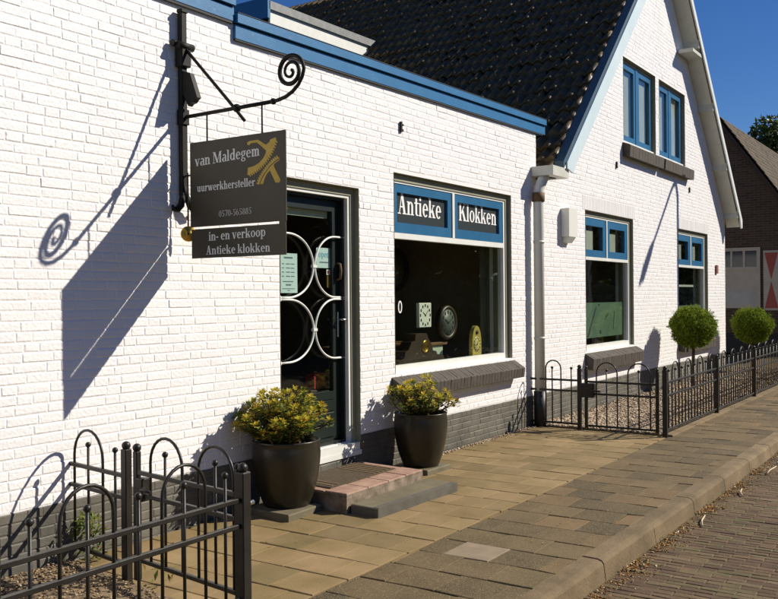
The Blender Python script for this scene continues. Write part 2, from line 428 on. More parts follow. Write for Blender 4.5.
def slab_field(mb, x0, x1, y0, y1, pitch_x, pitch_y, z, th=0.05, gap=0.006, jit=0.002, half=True, skip=None, gapy=None, ox=0.0, oy=0.0, ch=0.004):
    """rows run along y; neighbouring rows are shifted by half a slab"""
    k0 = math.floor((x0 - ox) / pitch_x)
    gapy = gap if gapy is None else gapy
    for k in range(k0, int((x1 - ox) / pitch_x) + 1):
        a = max(x0, ox + k * pitch_x + gap / 2); b = min(x1, ox + (k + 1) * pitch_x - gap / 2)
        if b - a < 0.01: continue
        off = (pitch_y / 2 if (half and k % 2) else 0.0) + oy
        y = y1 - off
        if off > 0: y += pitch_y
        while y > y0:
            c = max(y0, y - pitch_y + gapy / 2); d = min(y1, y - gapy / 2)
            y -= pitch_y
            if d - c < 0.012: continue
            if skip and skip((a + b) / 2, (c + d) / 2): continue
            zz = [z + random.uniform(-jit, jit) for _ in range(4)]
            g = ch
            j = lambda: random.uniform(-0.0015, 0.0015)
            P = [(a + j(), c + j()), (b + j(), c + j()), (b + j(), d + j()), (a + j(), d + j())]
            I = [(P[0][0] + g, P[0][1] + g), (P[1][0] - g, P[1][1] + g), (P[2][0] - g, P[2][1] - g), (P[3][0] + g, P[3][1] - g)]
            vs = [(*P[i], z - th) for i in range(4)] + [(*P[i], zz[i] - g * 0.7) for i in range(4)] + [(*I[i], zz[i]) for i in range(4)]
            fs = [(8, 9, 10, 11)]
            for i in range(4):
                q = (i + 1) % 4
                fs += [(i, q, 4 + q, 4 + i), (4 + i, 4 + q, 8 + q, 8 + i)]
            mb.add(vs, fs)

EDGE = -1.70
KB, KF = -2.665, -2.805
tan = MB()
slab_field(tan, 3.36, 10.36, EDGE, -0.02, 0.325, 0.325, 0.0, ox=5.156 - 0.325 * 10, oy=0.05, gap=0.010, gapy=0.003, jit=0.003)
tag(tan.build('forecourt_paving', 'tan_slab'), kind='structure')
pale_spots = [(5.16, -2.17)]
agg = MB()
pale = MB()
pitch = 0.325
def agg_skip(x, y):
    for px, py in pale_spots:
        if abs(x - px) < 0.165 and abs(y - py) < 0.1626:
            return True
    return False
slab_field(agg, -4.0, 27.0, KB + 0.004, EDGE - 0.004, pitch, pitch, -0.003, ox=5.156 - pitch * 30 + 0.10, oy=0.02, jit=0.004, skip=agg_skip, gap=0.012, gapy=0.004)
pv = agg.build('pavement', 'agg_slab'); tag(pv, kind='structure')
slab_field(pale, 4.6, 5.7, -2.665, -1.704, pitch, pitch, -0.002, ox=5.156 - pitch * 30 + 0.10, oy=0.02, skip=lambda x, y: not agg_skip(x, y))
bed = MB()
bed.box(-4.0, 27.0, KB, -0.0, -0.14, -0.014)
tag(bed.build('paving_joint_bed', 'joint_sand'), kind='structure')

kerb = MB()
x = -4.66
while x < 45:
    dz = random.uniform(-0.003, 0.003)
    L_ = 1.0
    a, b = x + 0.005, x + L_ - 0.005
    prof = [(KB, -0.2), (KB, 0.0 + dz), (KF + 0.045, -0.002 + dz), (KF + 0.018, -0.010 + dz), (KF + 0.004, -0.028 + dz), (KF - 0.018, -0.2)]
    kerb.prism(prof, lambda p, q, d: (d, p, q), a, b)
    x += L_
tag(kerb.build('kerb', 'kerb'), kind='structure')

RZ = -0.125
road = MB()
road.quad((-60, -9.5, RZ - 0.005), (200, -9.5, RZ - 0.005), (200, KF + 0.01, RZ - 0.005), (-60, KF + 0.01, RZ - 0.005))
tag(road.build('road', 'road_joint'), kind='structure')
rb = MB()
slab_field(rb, 3.2, 16.0, -4.4, KF - 0.02, 0.066, 0.205, RZ, th=0.012, gap=0.006, jit=0.003, ch=0.004)
tag(rb.build('road_paving', 'road_brick'), kind='structure')

# garden beds on either side of the forecourt, with their stones as countless stuff
beds = MB()
beds.prism([(-4.0, EDGE + 0.05), (3.31, EDGE + 0.05), (3.555, -0.006), (-4.0, -0.006)], lambda p, q, d: (p, q, d), -0.012, 0.012)
tag(beds.build('soil_bed', 'bed_soil'), kind='structure')
beds = MB()
beds.box(10.40, 24.0, EDGE + 0.09, -0.004, -0.012, 0.006)
tag(beds.build('gravel_bed', 'bed_soil'), kind='structure')
edging = MB()
x = 10.36
while x < 26:
    edging.bbox(x + 0.003, x + 0.997, EDGE - 0.055, EDGE + 0.085, -0.03, 0.02, 0.006)
    x += 1.0
tag(edging.build('pale_edging_kerb', 'kerb'), kind='structure')
ICO_V = []
t_ = (1 + 5 ** 0.5) / 2
for a in (-1, 1):
    for b in (-t_, t_):
        ICO_V += [(0, a, b), (a, b, 0), (b, 0, a)]
ICO_V = [Vector(v).normalized() for v in ICO_V]
def hull_faces():
    import bmesh
    bm = bmesh.new()
    for v in ICO_V: bm.verts.new(v)
    bmesh.ops.convex_hull(bm, input=bm.verts)
    bm.verts.ensure_lookup_table(); bm.verts.index_update()
    fs = [tuple(v.index for v in f.verts) for f in bm.faces]
    bm.free()
    return fs
ICO_F = hull_faces()
def pebbles(mb, n, sampler, r0, r1, flat=0.6):
    for _ in range(n):
        x, y, z = sampler()
        r_ = random.uniform(r0, r1)
        a = random.uniform(0, math.pi); ca, sa = math.cos(a), math.sin(a)
        sx, sy, sz = r_ * random.uniform(0.7, 1.3), r_ * random.uniform(0.6, 1.0), r_ * flat * random.uniform(0.7, 1.2)
        vs = []
        for v in ICO_V:
            k = random.uniform(0.85, 1.15)
            px, py, pz = v.x * sx * k, v.y * sy * k, v.z * sz * k
            vs.append((x + px * ca - py * sa, y + px * sa + py * ca, z + pz))
        mb.add(vs, ICO_F, smooth=True)
def samp_r():
    x = 10.42 + (random.random() ** 1.5) * 10.5
    return (x, random.uniform(EDGE + 0.11, -0.02), 0.012 + 0.012 * random.random())
g = MB(); pebbles(g, 15000, samp_r, 0.012, 0.026)
tag(g.build('gravel', 'pebble'), 'tan and cream pebbles filling the bed behind the right fence', 'gravel', kind='stuff')
def samp_l():
    y = random.uniform(EDGE + 0.06, -0.02)
    return (random.uniform(0.6, 3.54 + 0.148 * y), y, 0.012 + 0.012 * random.random())
g = MB(); pebbles(g, 9000, samp_l, 0.004, 0.013, 0.45)
tag(g.build('earth_litter', 'earth_bit'), 'brown earth crumbs and shell bits in the bed behind the left fence', 'earth', kind='stuff')
def samp_w():
    x = random.uniform(6.9, 10.3)
    return (x, -0.02 - abs(random.gauss(0, 0.045)), 0.004)
g = MB(); pebbles(g, 420, samp_w, 0.006, 0.017)
pebbles(g, 60, lambda: (random.uniform(5.3, 7.0), random.uniform(-0.16, -0.02), 0.005), 0.006, 0.014)
tag(g.build('stray_gravel', 'pebble'), 'loose pale pebbles along the foot of the grey plinth', 'gravel', kind='stuff')

# ------------------------------------------------------------------ brick walls
def brick_skin(mb, x0, x1, z0, z1, holes, top=None, course=0.0625, y=0.0, proud=0.0026, seed=1):
    """individually laid painted bricks standing proud of the joint plane"""
    rnd = random.Random(seed)
    n = int(round((z1 - z0) / course))
    for c in range(n):
        za = z0 + c * course; zb = za + course
        spans = [(x0, x1)]
        if top:
            spans = top(zb, x0, x1)
        for hx0, hx1, hz0, hz1 in holes:
            if hz0 < zb - 0.012 and hz1 > za + 0.012:
                ns = []
                for a, b in spans:
                    if hx1 <= a or hx0 >= b: ns.append((a, b)); continue
                    if hx0 > a: ns.append((a, hx0))
                    if hx1 < b: ns.append((hx1, b))
                spans = ns
        for a, b in spans:
            x = a - rnd.uniform(0, 0.2)
            wav = 0.0
            while x < b:
                w = 0.218 if rnd.random() < 0.62 else 0.108
                w *= rnd.uniform(0.95, 1.05)
                p, q = max(x, a), min(x + w, b)
                x += w
                if q - p < 0.02: continue
                gx = rnd.choice((0.0, 0.0002, 0.0005, 0.001)); gz = rnd.choice((0.0006, 0.001, 0.0016, 0.0024))
                h = proud * rnd.uniform(0.15, 1.0)
                if rnd.random() < 0.06: h *= 1.6
                j = lambda s=0.0018: rnd.uniform(-s, s)
                e = rnd.uniform(0.006, 0.0105)
                B = [(p + gx + j(), za + gz + j()), (q - gx + j(), za + gz + j()), (q - gx + j(), zb - gz + j()), (p + gx + j(), zb - gz + j())]
                if p <= a: B[0] = (a, B[0][1]); B[3] = (a, B[3][1])
                if q >= b: B[1] = (b, B[1][1]); B[2] = (b, B[2][1])
                ins = [(B[0][0] + e, B[0][1] + e), (B[1][0] - e, B[1][1] + e), (B[2][0] - e, B[2][1] - e), (B[3][0] + e, B[3][1] - e)]
                t = [j(0.0007) for _ in range(4)]
                base = y + 0.0038
                vs = [(u, base, w_) for u, w_ in B] + [(ins[i][0], y - h + 0.002 + t[i], ins[i][1]) for i in range(4)]
                mb.add(vs, [(4, 5, 6, 7)])
                fs = []
                for i in range(4):
                    k = (i + 1) % 4
                    fs += [(i, k, 4 + k, 4 + i)]
                mb.add(vs, fs)

def wall_core(mb, xs, ztop, z0, holes, y0, y1, mi=None):
    """solid wall behind the bricks, cut into vertical strips round the openings; ztop(x) is the top line"""
    br = sorted(set(xs + [h[0] for h in holes] + [h[1] for h in holes]))
    br = [b for b in br if xs[0] <= b <= xs[-1]]
    for a, b in zip(br[:-1], br[1:]):
        m = (a + b) / 2
        hs = sorted([h for h in holes if h[0] <= m <= h[1]], key=lambda h: h[2])
        z = z0
        for h in hs:
            if h[2] > z: mb.box(a, b, y0, y1, z, h[2], mi)
            z = h[3]
        ta, tb = ztop(a), ztop(b)
        if z >= min(ta, tb): continue
        vs = [(a, y0, z), (b, y0, z), (b, y1, z), (a, y1, z), (a, y0, ta), (b, y0, tb), (b, y1, tb), (a, y1, ta)]
        mb.add(vs, [(0, 3, 2, 1), (4, 5, 6, 7), (0, 1, 5, 4), (1, 2, 6, 5), (2, 3, 7, 6), (3, 0, 4, 7)], mi=mi)

def reveal_lining(mb, h, y0, y1, t=0.004):
    x0, x1, z0, z1 = h
    mb.quad((x1 - t, y0, z0), (x1 - t, y1, z0), (x1 - t, y1, z1 - t), (x1 - t, y0, z1 - t))
    mb.quad((x0 + t, y0, z0), (x0 + t, y0, z1 - t), (x0 + t, y1, z1 - t), (x0 + t, y1, z0))
    mb.quad((x0 + t, y0, z1 - t), (x1 - t, y0, z1 - t), (x1 - t, y1, z1 - t), (x0 + t, y1, z1 - t))

PL = 0.3775
XJ = 10.56                       # line where shop and gabled house meet
DOOR = (5.58, 6.69, 0.30, 2.625)
DISP = (7.27, 9.83, 0.885, 2.84)
shop = thing('shop_building', 'low white painted brick clock shop with blue cornice, left of the gabled house', 'shop', (5.0, 0, 0))
HS = [DOOR, DISP]
w = MB()
brick_skin(w, -3.0, XJ, PL, 3.7525, HS, seed=3)
w.cur = 1
wall_core(w, [-3.0, XJ], lambda x: 3.76, PL - 0.01, HS, 0.0034, 0.30)
w.cur = 2
for h in HS: reveal_lining(w, h, -0.001, 0.25)  # sides of the openings, with their shade put into the colour
w.build('wall', ['white_brick', 'white_joint', 'reveal_shade'], shop)
w = MB()
brick_skin(w, -3.0, XJ, PL - 0.0625 * 7, PL, [(5.58, 6.69, 0.20, 2.6)], seed=4, y=-0.004)
w.cur = 1
wall_core(w, [-3.0, XJ], lambda x: PL - 0.012, -0.15, [(5.58, 6.69, 0.20, 2.6)], 0.0, 0.30)
w.build('plinth', ['grey_brick', 'grey_joint'], shop)
# lintel course over the shop window and the door
# cornice: a lower right-hand run that rises slightly to the right, and a higher run at the left
def cornice_run(name, x0, x1, prof, z0, z1):
    m = MB()
    for mi, poly in prof:
        n = len(poly)
        vs = [(x0, p, z0 + q) for p, q in poly] + [(x1, p, z1 + q) for p, q in poly]
        fs = [tuple(range(n)), tuple(range(2 * n - 1, n - 1, -1))] + [(i, (i + 1) % n, n + (i + 1) % n, n + i) for i in range(n)]
        m.add(vs, fs, mi=mi)
    return m.build(name, ['blue', 'shadow_gap', 'lead'], shop)
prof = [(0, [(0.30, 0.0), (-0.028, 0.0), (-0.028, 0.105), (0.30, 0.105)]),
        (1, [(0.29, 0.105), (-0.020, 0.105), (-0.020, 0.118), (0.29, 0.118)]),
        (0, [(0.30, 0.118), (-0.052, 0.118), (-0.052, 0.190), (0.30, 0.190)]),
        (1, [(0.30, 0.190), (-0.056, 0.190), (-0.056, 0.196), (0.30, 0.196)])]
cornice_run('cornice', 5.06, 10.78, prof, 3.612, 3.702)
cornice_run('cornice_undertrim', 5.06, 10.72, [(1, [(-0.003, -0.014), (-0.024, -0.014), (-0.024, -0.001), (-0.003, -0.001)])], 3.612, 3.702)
prof2 = [(0, [(0.30, 0.0), (-0.026, 0.0), (-0.026, 0.10), (0.30, 0.10)]),
         (1, [(0.29, 0.10), (-0.020, 0.10), (-0.020, 0.115), (0.29, 0.115)]),
         (0, [(0.30, 0.115), (-0.048, 0.115), (-0.048, 0.21), (0.30, 0.21)])]
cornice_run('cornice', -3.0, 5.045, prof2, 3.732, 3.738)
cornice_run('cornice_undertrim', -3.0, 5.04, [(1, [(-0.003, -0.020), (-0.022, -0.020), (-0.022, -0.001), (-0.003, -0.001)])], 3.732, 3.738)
m = MB(); m.box(-3.0, 10.5, 0.30, 9.0, 3.62, 3.76)
m.build('flat_roof', 'shadow_gap', shop)

def room(mb, x0, x1, y0, y1, z0, z1):
    mb.quad((x0, y0, z0), (x1, y0, z0), (x1, y1, z0), (x0, y1, z0), mi=1)
    mb.quad((x0, y0, z1), (x0, y1, z1), (x1, y1, z1), (x1, y0, z1), mi=0)
    mb.quad((x0, y1, z0), (x1, y1, z0), (x1, y1, z1), (x0, y1, z1), mi=0)
    mb.quad((x0, y0, z0), (x0, y1, z0), (x0, y1, z1), (x0, y0, z1), mi=0)
    mb.quad((x1, y0, z0), (x1, y0, z1), (x1, y1, z1), (x1, y1, z0), mi=0)
m = MB(); room(m, 4.6, 10.4, 0.302, 4.6, 0.02, 3.05)
m.build('interior_room', ['dim_room', 'room_floor'], shop)

def frame_rect(mb, x0, x1, z0, z1, t, y0, y1, mi=None, tb=None, tt=None):
    tb = t if tb is None else tb; tt = t if tt is None else tt
    mb.box(x0, x0 + t, y0, y1, z0, z1, mi); mb.box(x1 - t, x1, y0, y1, z0, z1, mi)
    mb.box(x0 + t, x1 - t, y0, y1, z0, z0 + tb, mi); mb.box(x0 + t, x1 - t, y0, y1, z1 - tt, z1, mi)

# ---- shop window
win = MB()
fx0, fx1 = DISP[0] + 0.005, DISP[1] - 0.005
frame_rect(win, fx0 + 0.012, fx1 - 0.062, 0.885, 2.770, 0.043, 0.055, 0.13, tb=0.068, tt=0.02)
win.box(fx0 + 0.055, fx1 - 0.105, 0.052, 0.13, 2.205, 2.262)
win.box(8.50, 8.545, 0.050, 0.13, 2.262, 2.750)
sw = win.build('shop_window', 'white_paint', shop)
m = MB(); m.box(fx1 - 0.061, fx1, 0.045, 0.14, 0.886, 2.832); m.box(fx0, fx0 + 0.011, 0.045, 0.14, 0.886, 2.832); m.box(fx0 + 0.011, fx1 - 0.061, 0.045, 0.14, 2.771, 2.832)  # outer band of the white frame, coloured as if in shade
m.build('shaded_outer_frame', 'reveal_shade', sw)
m = MB(); m.box(fx0 + 0.04, fx1 - 0.04, 0.092, 0.098, 0.95, 2.22)
m.build('pane', 'glass', sw)
for a, b in ((fx0 + 0.055, 8.50), (8.545, fx1 - 0.105)):
    s_ = MB()
    frame_rect(s_, a + 0.002, b - 0.002, 2.266, 2.748, 0.085, 0.062, 0.12, tb=0.10, tt=0.085)
    o = s_.build('transom_sash', 'blue_sash', sw)
    g = MB(); g.box(a + 0.08, b - 0.08, 0.090, 0.096, 2.36, 2.67)
    g.build('transom_pane', 'dark_glass', sw)

# ---- window sills: sloping courses of bricks on edge
def brick_sill(x0, x1, zt, zf, zb, yf, parent, n, name='window_sill', ym='sill_brick'):
    m = MB()
    wdt = (x1 - x0) / n
    for i in range(n):
        a = x0 + i * wdt + 0.003; b = x0 + (i + 1) * wdt - 0.003
        j = random.uniform(-0.003, 0.003)
        poly = [(0.03, zt), (yf + 0.012, zf + 0.003 + j), (yf + j, zf - 0.012), (yf + 0.012, zb), (0.03, zb + 0.02)]
        m.prism(poly, lambda p, q, d: (d, p, q), a, b)
    m.prism([(0.028, zt - 0.006), (yf + 0.02, zf - 0.004), (yf + 0.03, zb + 0.006), (0.028, zb + 0.03)], lambda p, q, d: (d, p, q), x0 + 0.004, x1 - 0.004)
    return m.build(name, ym, parent)
brick_sill(7.20, 9.90, 0.872, 0.775, 0.655, -0.135, shop, 38)

# ---- serif lettering drawn stroke by stroke
T, t2 = 0.17, 0.06
def ring(cx, cy, rx, ry, a0, a1, T_=T, t_w=t2, n=18):
    o, i = [], []
    for k in range(n + 1):
        a = R(a0 + (a1 - a0) * k / n)
        o.append((cx + rx * math.cos(a), cy + ry * math.sin(a)))
        i.append((cx + (rx - T_) * math.cos(a), cy + (ry - t_w) * math.sin(a)))
    qs = []
    for k in range(n):
        qs.append([o[k], o[k + 1], i[k + 1], i[k]])
    return qs
def rect(x0, y0, x1, y1): return [[(x0, y0), (x1, y0), (x1, y1), (x0, y1)]]
def diag(x0, y0, x1, y1, w): return [[(x0, y0), (x0 + w, y0), (x1 + w, y1), (x1, y1)]]
XH, AS = 0.66, 1.0
def serif(x, y, w=T, e=0.075, l=True, r=True, up=False):
    h = 0.05
    return rect(x - (e if l else 0), y if not up else y - h, x + w + (e if r else 0), y + h if not up else y)
def glyph(c):
    S = 0.09
    if c == 'n': return rect(S, 0, S + T, XH) + serif(S, 0) + serif(S, XH, r=False, up=True) + ring(.385, .42, .235, .24, 0, 150) + rect(.45, 0, .45 + T, .42) + serif(.45, 0), .72
    if c == 'u': return rect(S, .2, S + T, XH) + serif(S, XH, r=False, up=True) + ring(.325, .22, .235, .23, 180, 330) + rect(.45, 0, .45 + T, XH) + serif(.45, XH, r=False, up=True) + serif(.45, 0, l=False), .72
    if c == 'm': return rect(S, 0, S + T, XH) + serif(S, 0) + serif(S, XH, r=False, up=True) + ring(.365, .42, .215, .24, 0, 150) + rect(.41, 0, .41 + T, .42) + serif(.41, 0) + ring(.685, .42, .215, .24, 0, 150) + rect(.73, 0, .73 + T, .42) + serif(.73, 0), 1.0
    if c == 'h': return rect(S, 0, S + T, AS) + serif(S, 0) + serif(S, AS, r=False, up=True) + ring(.385, .42, .235, .24, 0, 150) + rect(.45, 0, .45 + T, .42) + serif(.45, 0), .72
    if c == 'k': return rect(S, 0, S + T, AS) + serif(S, 0) + serif(S, AS, r=False, up=True) + diag(.24, .25, .50, .62, .08) + rect(.42, .61, .68, .66) + diag(.52, .0, .30, .40, .19) + rect(.42, 0, .74, .05), .74
    if c == 'l': return rect(S, 0, S + T, AS) + serif(S, 0) + serif(S, AS, r=False, up=True), .36
    if c == 'i': return rect(S, 0, S + T, XH) + serif(S, 0) + serif(S, XH, r=False, up=True) + ring(S + .085, .86, .10, .10, 0, 360, .1, .1), .36
    if c == 'r': return rect(S, 0, S + T, XH) + serif(S, 0) + serif(S, XH, r=False, up=True) + ring(.40, .46, .19, .20, 60, 160, .12) + ring(.46, .56, .085, .09, 0, 360, .085, .09), .56
    if c == 't': return rect(.13, .12, .13 + T, .86) + rect(.02, .60, .42, .66) + ring(.30, .13, .17, .13, 180, 320, .17, .06), .44
    if c == 'e': return ring(.33, .33, .28, .345, 42, 318) + rect(.16, .33, .60, .39) + ring(.33, .33, .28, .345, 0, 45, .16), .64
    if c == 'o': return ring(.34, .33, .30, .345, 0, 360, n=28), .68
    if c == 'a': return ring(.27, .19, .22, .205, 60, 300) + rect(.38, .05, .38 + T, .48) + ring(.325, .46, .225, .205, 0, 150) + rect(.40, 0, .62, .06), .62
    if c == 'd': return ring(.31, .33, .27, .345, 30, 330) + rect(.45, 0, .45 + T, AS) + serif(.45, AS, r=False, up=True) + serif(.45, 0, l=False), .70
    if c == 'g': return ring(.30, .43, .24, .24, 0, 360, .15, .055, n=24) + rect(.44, .58, .62, .66) + ring(.31, -.11, .27, .165, 0, 360, .12, .06, n=24) + ring(.25, .12, .16, .08, 90, 270, .1, .05) + rect(.2, .0, .42, .06), .62
    if c == 'p': return rect(S, -.28, S + T, XH) + serif(S, -.28) + serif(S, XH, r=False, up=True) + ring(.385, .33, .28, .345, -150, 150), .72
    if c == 'v': return diag(.24, 0, .04, XH, .17) + diag(.30, 0, .50, XH, .07) + rect(-.02, .61, .28, XH) + rect(.42, .61, .64, XH), .64
    if c == 'w': return diag(.20, 0, .04, XH, .16) + diag(.26, 0, .42, XH, .07) + diag(.54, 0, .38, XH, .16) + diag(.62, 0, .78, XH, .07) + rect(-.02, .61, .26, XH) + rect(.70, .61, .92, XH) + rect(.34, .61, .58, XH), .92
    if c == 's': return ring(.27, .48, .20, .19, 30, 270, .14, .06) + ring(.27, .20, .21, .21, -150, 90, .14, .07) + rect(.07, .02, .12, .2) + rect(.40, .48, .45, .64), .52
    if c == 'A': return diag(.12, 0, .36, 1, .07) + diag(.56, 0, .32, 1, .19) + rect(.2, .32, .62, .38) + rect(.0, 0, .30, .05) + rect(.46, 0, .86, .05), .86
    if c == 'K': return rect(.1, 0, .1 + .19, 1) + serif(.1, 0, .19) + serif(.1, 1, .19, up=True) + diag(.26, .40, .66, .96, .09) + rect(.55, .95, .90, 1) + diag(.64, 0, .34, .60, .22) + rect(.55, 0, .95, .05), .92
    if c == 'M': return rect(.12, 0, .18, 1) + rect(.86, 0, 1.05, 1) + diag(.50, .02, .12, 1, .21) + diag(.54, .02, .86, 1, .07) + rect(.0, 0, .32, .05) + serif(.86, 0, .19) + rect(.0, .95, .22, 1) + rect(.86, .95, 1.14, 1), 1.14
    if c == '0': return ring(.30, .48, .26, .50, 0, 360, .15, n=28), .60
    if c == '8': return ring(.30, .73, .22, .25, 0, 360, .13, n=24) + ring(.30, .25, .26, .27, 0, 360, .14, n=24), .60
    if c == '6': return ring(.30, .29, .25, .31, 0, 360, .14, n=24) + ring(.42, .40, .37, .58, 100, 180, .15, .06), .60
    if c == '5': return rect(.14, .50, .20, .98) + rect(.14, .86, .54, .98) + ring(.27, .30, .27, .31, -140, 110, .15, .07), .60
    if c == '7': return rect(.06, .86, .56, .98) + diag(.20, 0, .46, .90, .12), .60
    if c == '-': return rect(.04, .26, .34, .38), .38
    return [], .30
def text(mb, s, fn, width, size, depth):
    """fn(u, v, d): u along the baseline, v up, d out of the surface"""
    tot = sum(glyph(c)[1] for c in s)
    kx = width / tot
    x = 0.0; k = 0
    for c in s:
        polys, adv = glyph(c)
        for p in polys:
            k += 1
            q = [((x + a) * kx, b * size) for a, b in p]
            ar = sum(q[i][0] * q[(i + 1) % len(q)][1] - q[(i + 1) % len(q)][0] * q[i][1] for i in range(len(q)))
            if ar < 0: q = q[::-1]
            mb.prism(q, fn, 0.0, depth + (k % 23) * 0.00003)
        x += adv

for word, xx, zz, wd, hh in (('Antieke', 7.47, 2.458, 0.85, 0.205), ('Klokken', 8.70, 2.470, 0.91, 0.195)):
    m = MB()
    text(m, word, lambda u, v, d, xx=xx, zz=zz: (xx + u, 0.0895 - d, zz + v), wd, hh, 0.002)
    m.build('lettering', 'letter_white', sw)

# ---- shop door
m = MB()
frame_rect(m, 5.60, 6.625, 0.245, 2.555, 0.032, 0.062, 0.19, tb=0.075, tt=0.025)
m.box(5.586, 6.684, -0.012, 0.19, 0.203, 0.244)
m.box(5.60, 6.67, -0.004, 0.061, 0.246, 0.312)
df = m.build('door_frame', 'white_paint', shop)
m = MB(); m.box(6.626, 6.684, 0.052, 0.195, 0.246, 2.617); m.box(5.588, 5.599, 0.052, 0.195, 0.246, 2.617); m.box(5.599, 6.626, 0.052, 0.195, 2.556, 2.617)  # door frame's outer band, its shade painted olive
m.build('shaded_outer_frame', 'reveal_shade', df)
m = MB()
frame_rect(m, 5.633, 6.592, 0.321, 2.529, 0.022, 0.10, 0.19)
m.build('inner_frame', 'door_green', df)
door = MB()
dx0, dx1, dz0, dz1 = 5.658, 6.568, 0.346, 2.505
frame_rect(door, dx0, dx1, dz0, dz1, 0.095, 0.145, 0.19, tb=0.44, tt=0.10)
door.box(dx0 + 0.095, dx1 - 0.095, 0.125, 0.146, 0.72, 0.79)
for i in range(3):
    z = dz0 + 0.035 + i * 0.115
    door.bbox(dx0 + 0.10, dx1 - 0.10, 0.132, 0.146, z, z + 0.106, 0.006)
dr = door.build('door', 'door_green', shop)
m = MB(); m.box(dx0 + 0.09, dx1 - 0.09, 0.165, 0.171, 0.78, 2.41)
m.build('glass_panel', 'glass', dr)
# white scroll grille: two rows of facing half hoops
gr = MB()
gx0, gx1, gy = 5.70, 6.585, 0.118
mid = (gx0 + gx1) / 2 + 0.03
for zb, zt in ((1.085, 1.615), (1.632, 2.175)):
    zm = (zb + zt) / 2; hh = (zt - zb) / 2
    for sgn, ex in ((-1, gx0), (1, gx1)):
        path = [(ex, gy, zb)]
        wx = abs(mid - ex) - 0.012
        cxx = mid + sgn * (0.012 + wx * 0.72)
        for k in range(25):
            a = -90 + 180 * k / 24
            path.append((cxx - sgn * wx * 0.72 * math.cos(R(a)), gy, zm + hh * math.sin(R(a))))
        path.append((ex, gy, zt))
        gr.tube(path, 0.0095, 8)
        for z in (zb, zt):
            gr.lathe([(0.0005, -0.010), (0.019, -0.010), (0.019, 0.010), (0.0005, 0.010)], (ex - sgn * 0.004, gy, z), 12, axis='x')
            gr.tube([(ex - sgn * 0.03, gy, z), (ex - sgn * 0.03, 0.15, z)], 0.008, 6)
    gr.box(mid - 0.026, mid + 0.026, gy - 0.014, gy + 0.014, zm - 0.012, zm + 0.012)
gr.build('scroll_grille', 'white_paint', dr)
m = MB()
m.bbox(6.528, 6.548, 0.130, 0.146, 1.27, 1.50, 0.004)
m.tube([(6.538, 0.13, 1.43), (6.538, 0.085, 1.43), (6.55, 0.08, 1.43), (6.62, 0.08, 1.425)], 0.010, 8)
m.build('handle', 'steel', dr)
m = MB()
m.tube([(6.535, 0.145, 1.94), (6.535, 0.105, 1.93), (6.54, 0.10, 1.87), (6.535, 0.105, 1.80), (6.535, 0.145, 1.79)], 0.012, 8)
m.build('pull_handle', 'terracotta', dr)
m = MB(); m.box(5.80, 6.47, 0.200, 0.225, 2.345, 2.415)
m.build('blind', 'blind', dr)

# paper notices and stickers behind the door glass
def notice(x0, x1, z0, z1, label, ink, title=None):
    n_ = MB(); n_.box(x0, x1, 0.1725, 0.1745, z0, z1)
    o = n_.build('notice', 'paper'); tag(o, label, 'notice')
    k = MB()
    for zz, a, b, h in ink: k.box(x0 + (x1 - x0) * a, x0 + (x1 - x0) * b, 0.1716, 0.1724, zz, zz + h)
    k.build('printing', 'ink', o)
    if title:
        k = MB(); text(k, title[0], lambda u, v, d: (x0 + title[1] + u, 0.1722 - d, title[2] + v), title[3], title[4], 0.0006)
        k.build('lettering', 'ink_blue', o)
    return o
rnd = random.Random(5)
ink = [(1.965, 0.2, 0.72, 0.014)]
for i, zz in enumerate((1.915, 1.88, 1.845, 1.81)):
    ink += [(zz, 0.08, 0.2, 0.008), (zz, 0.32, 0.55, 0.008), (zz, 0.60, 0.82, 0.008)]
ink += [(1.765, 0.12, 0.75, 0.008), (1.735, 0.3, 0.62, 0.012), (1.705, 0.1, 0.85, 0.006), (1.69, 0.4, 0.55, 0.006)]
notice(5.79, 6.01, 1.672, 2.01, 'tall pale blue notice with lines of print behind the door glass', ink)
notice(6.275, 6.495, 1.895, 2.075, 'small pale blue open notice behind the door glass', [(1.94, 0.2, 0.8, 0.011)], ('open', 0.03, 1.99, 0.16, 0.06))
m = MB(); m.box(6.420, 6.515, 0.1725, 0.1745, 1.835, 1.882)
o = m.build('sticker', 'letter_white'); tag(o, 'small white sticker with a red spot on the door glass', 'sticker')
k = MB(); k.box(6.43, 6.455, 0.1714, 0.1724, 1.845, 1.872); k.build('red_mark', 'red', o)
m = MB(); m.box(6.425, 6.515, 0.1725, 0.1745, 1.72, 1.828)
tag(m.build('sticker', 'amber'), 'dull amber sticker below the white one on the door glass', 'sticker')
m = MB(); m.bbox(6.33, 6.52, 0.26, 0.36, 0.80, 0.93, 0.01)
m.box(6.35, 6.50, 0.27, 0.35, 0.93, 0.945)
tag(m.build('letter_box', 'red'), 'red box standing low behind the door glass', 'box')
m = MB(); m.bbox(6.28, 6.56, 0.25, 0.55, 0.40, 0.80, 0.008)
tag(m.build('side_table', 'dark_wood'), 'dark little table carrying the red box behind the door', 'table')

# wall anchor, doorstep
def anchor(x, z, parent):
    m = MB()
    m.box(x - 0.012, x + 0.012, -0.022, -0.004, z - 0.05, z + 0.05)
    m.box(x + 0.012, x + 0.04, -0.02, -0.004, z + 0.012, z + 0.03)
    m.box(x + 0.012, x + 0.035, -0.02, -0.004, z - 0.045, z - 0.02)
    m.build('wall_anchor', 'iron', parent)
anchor(7.39, 3.293, shop)

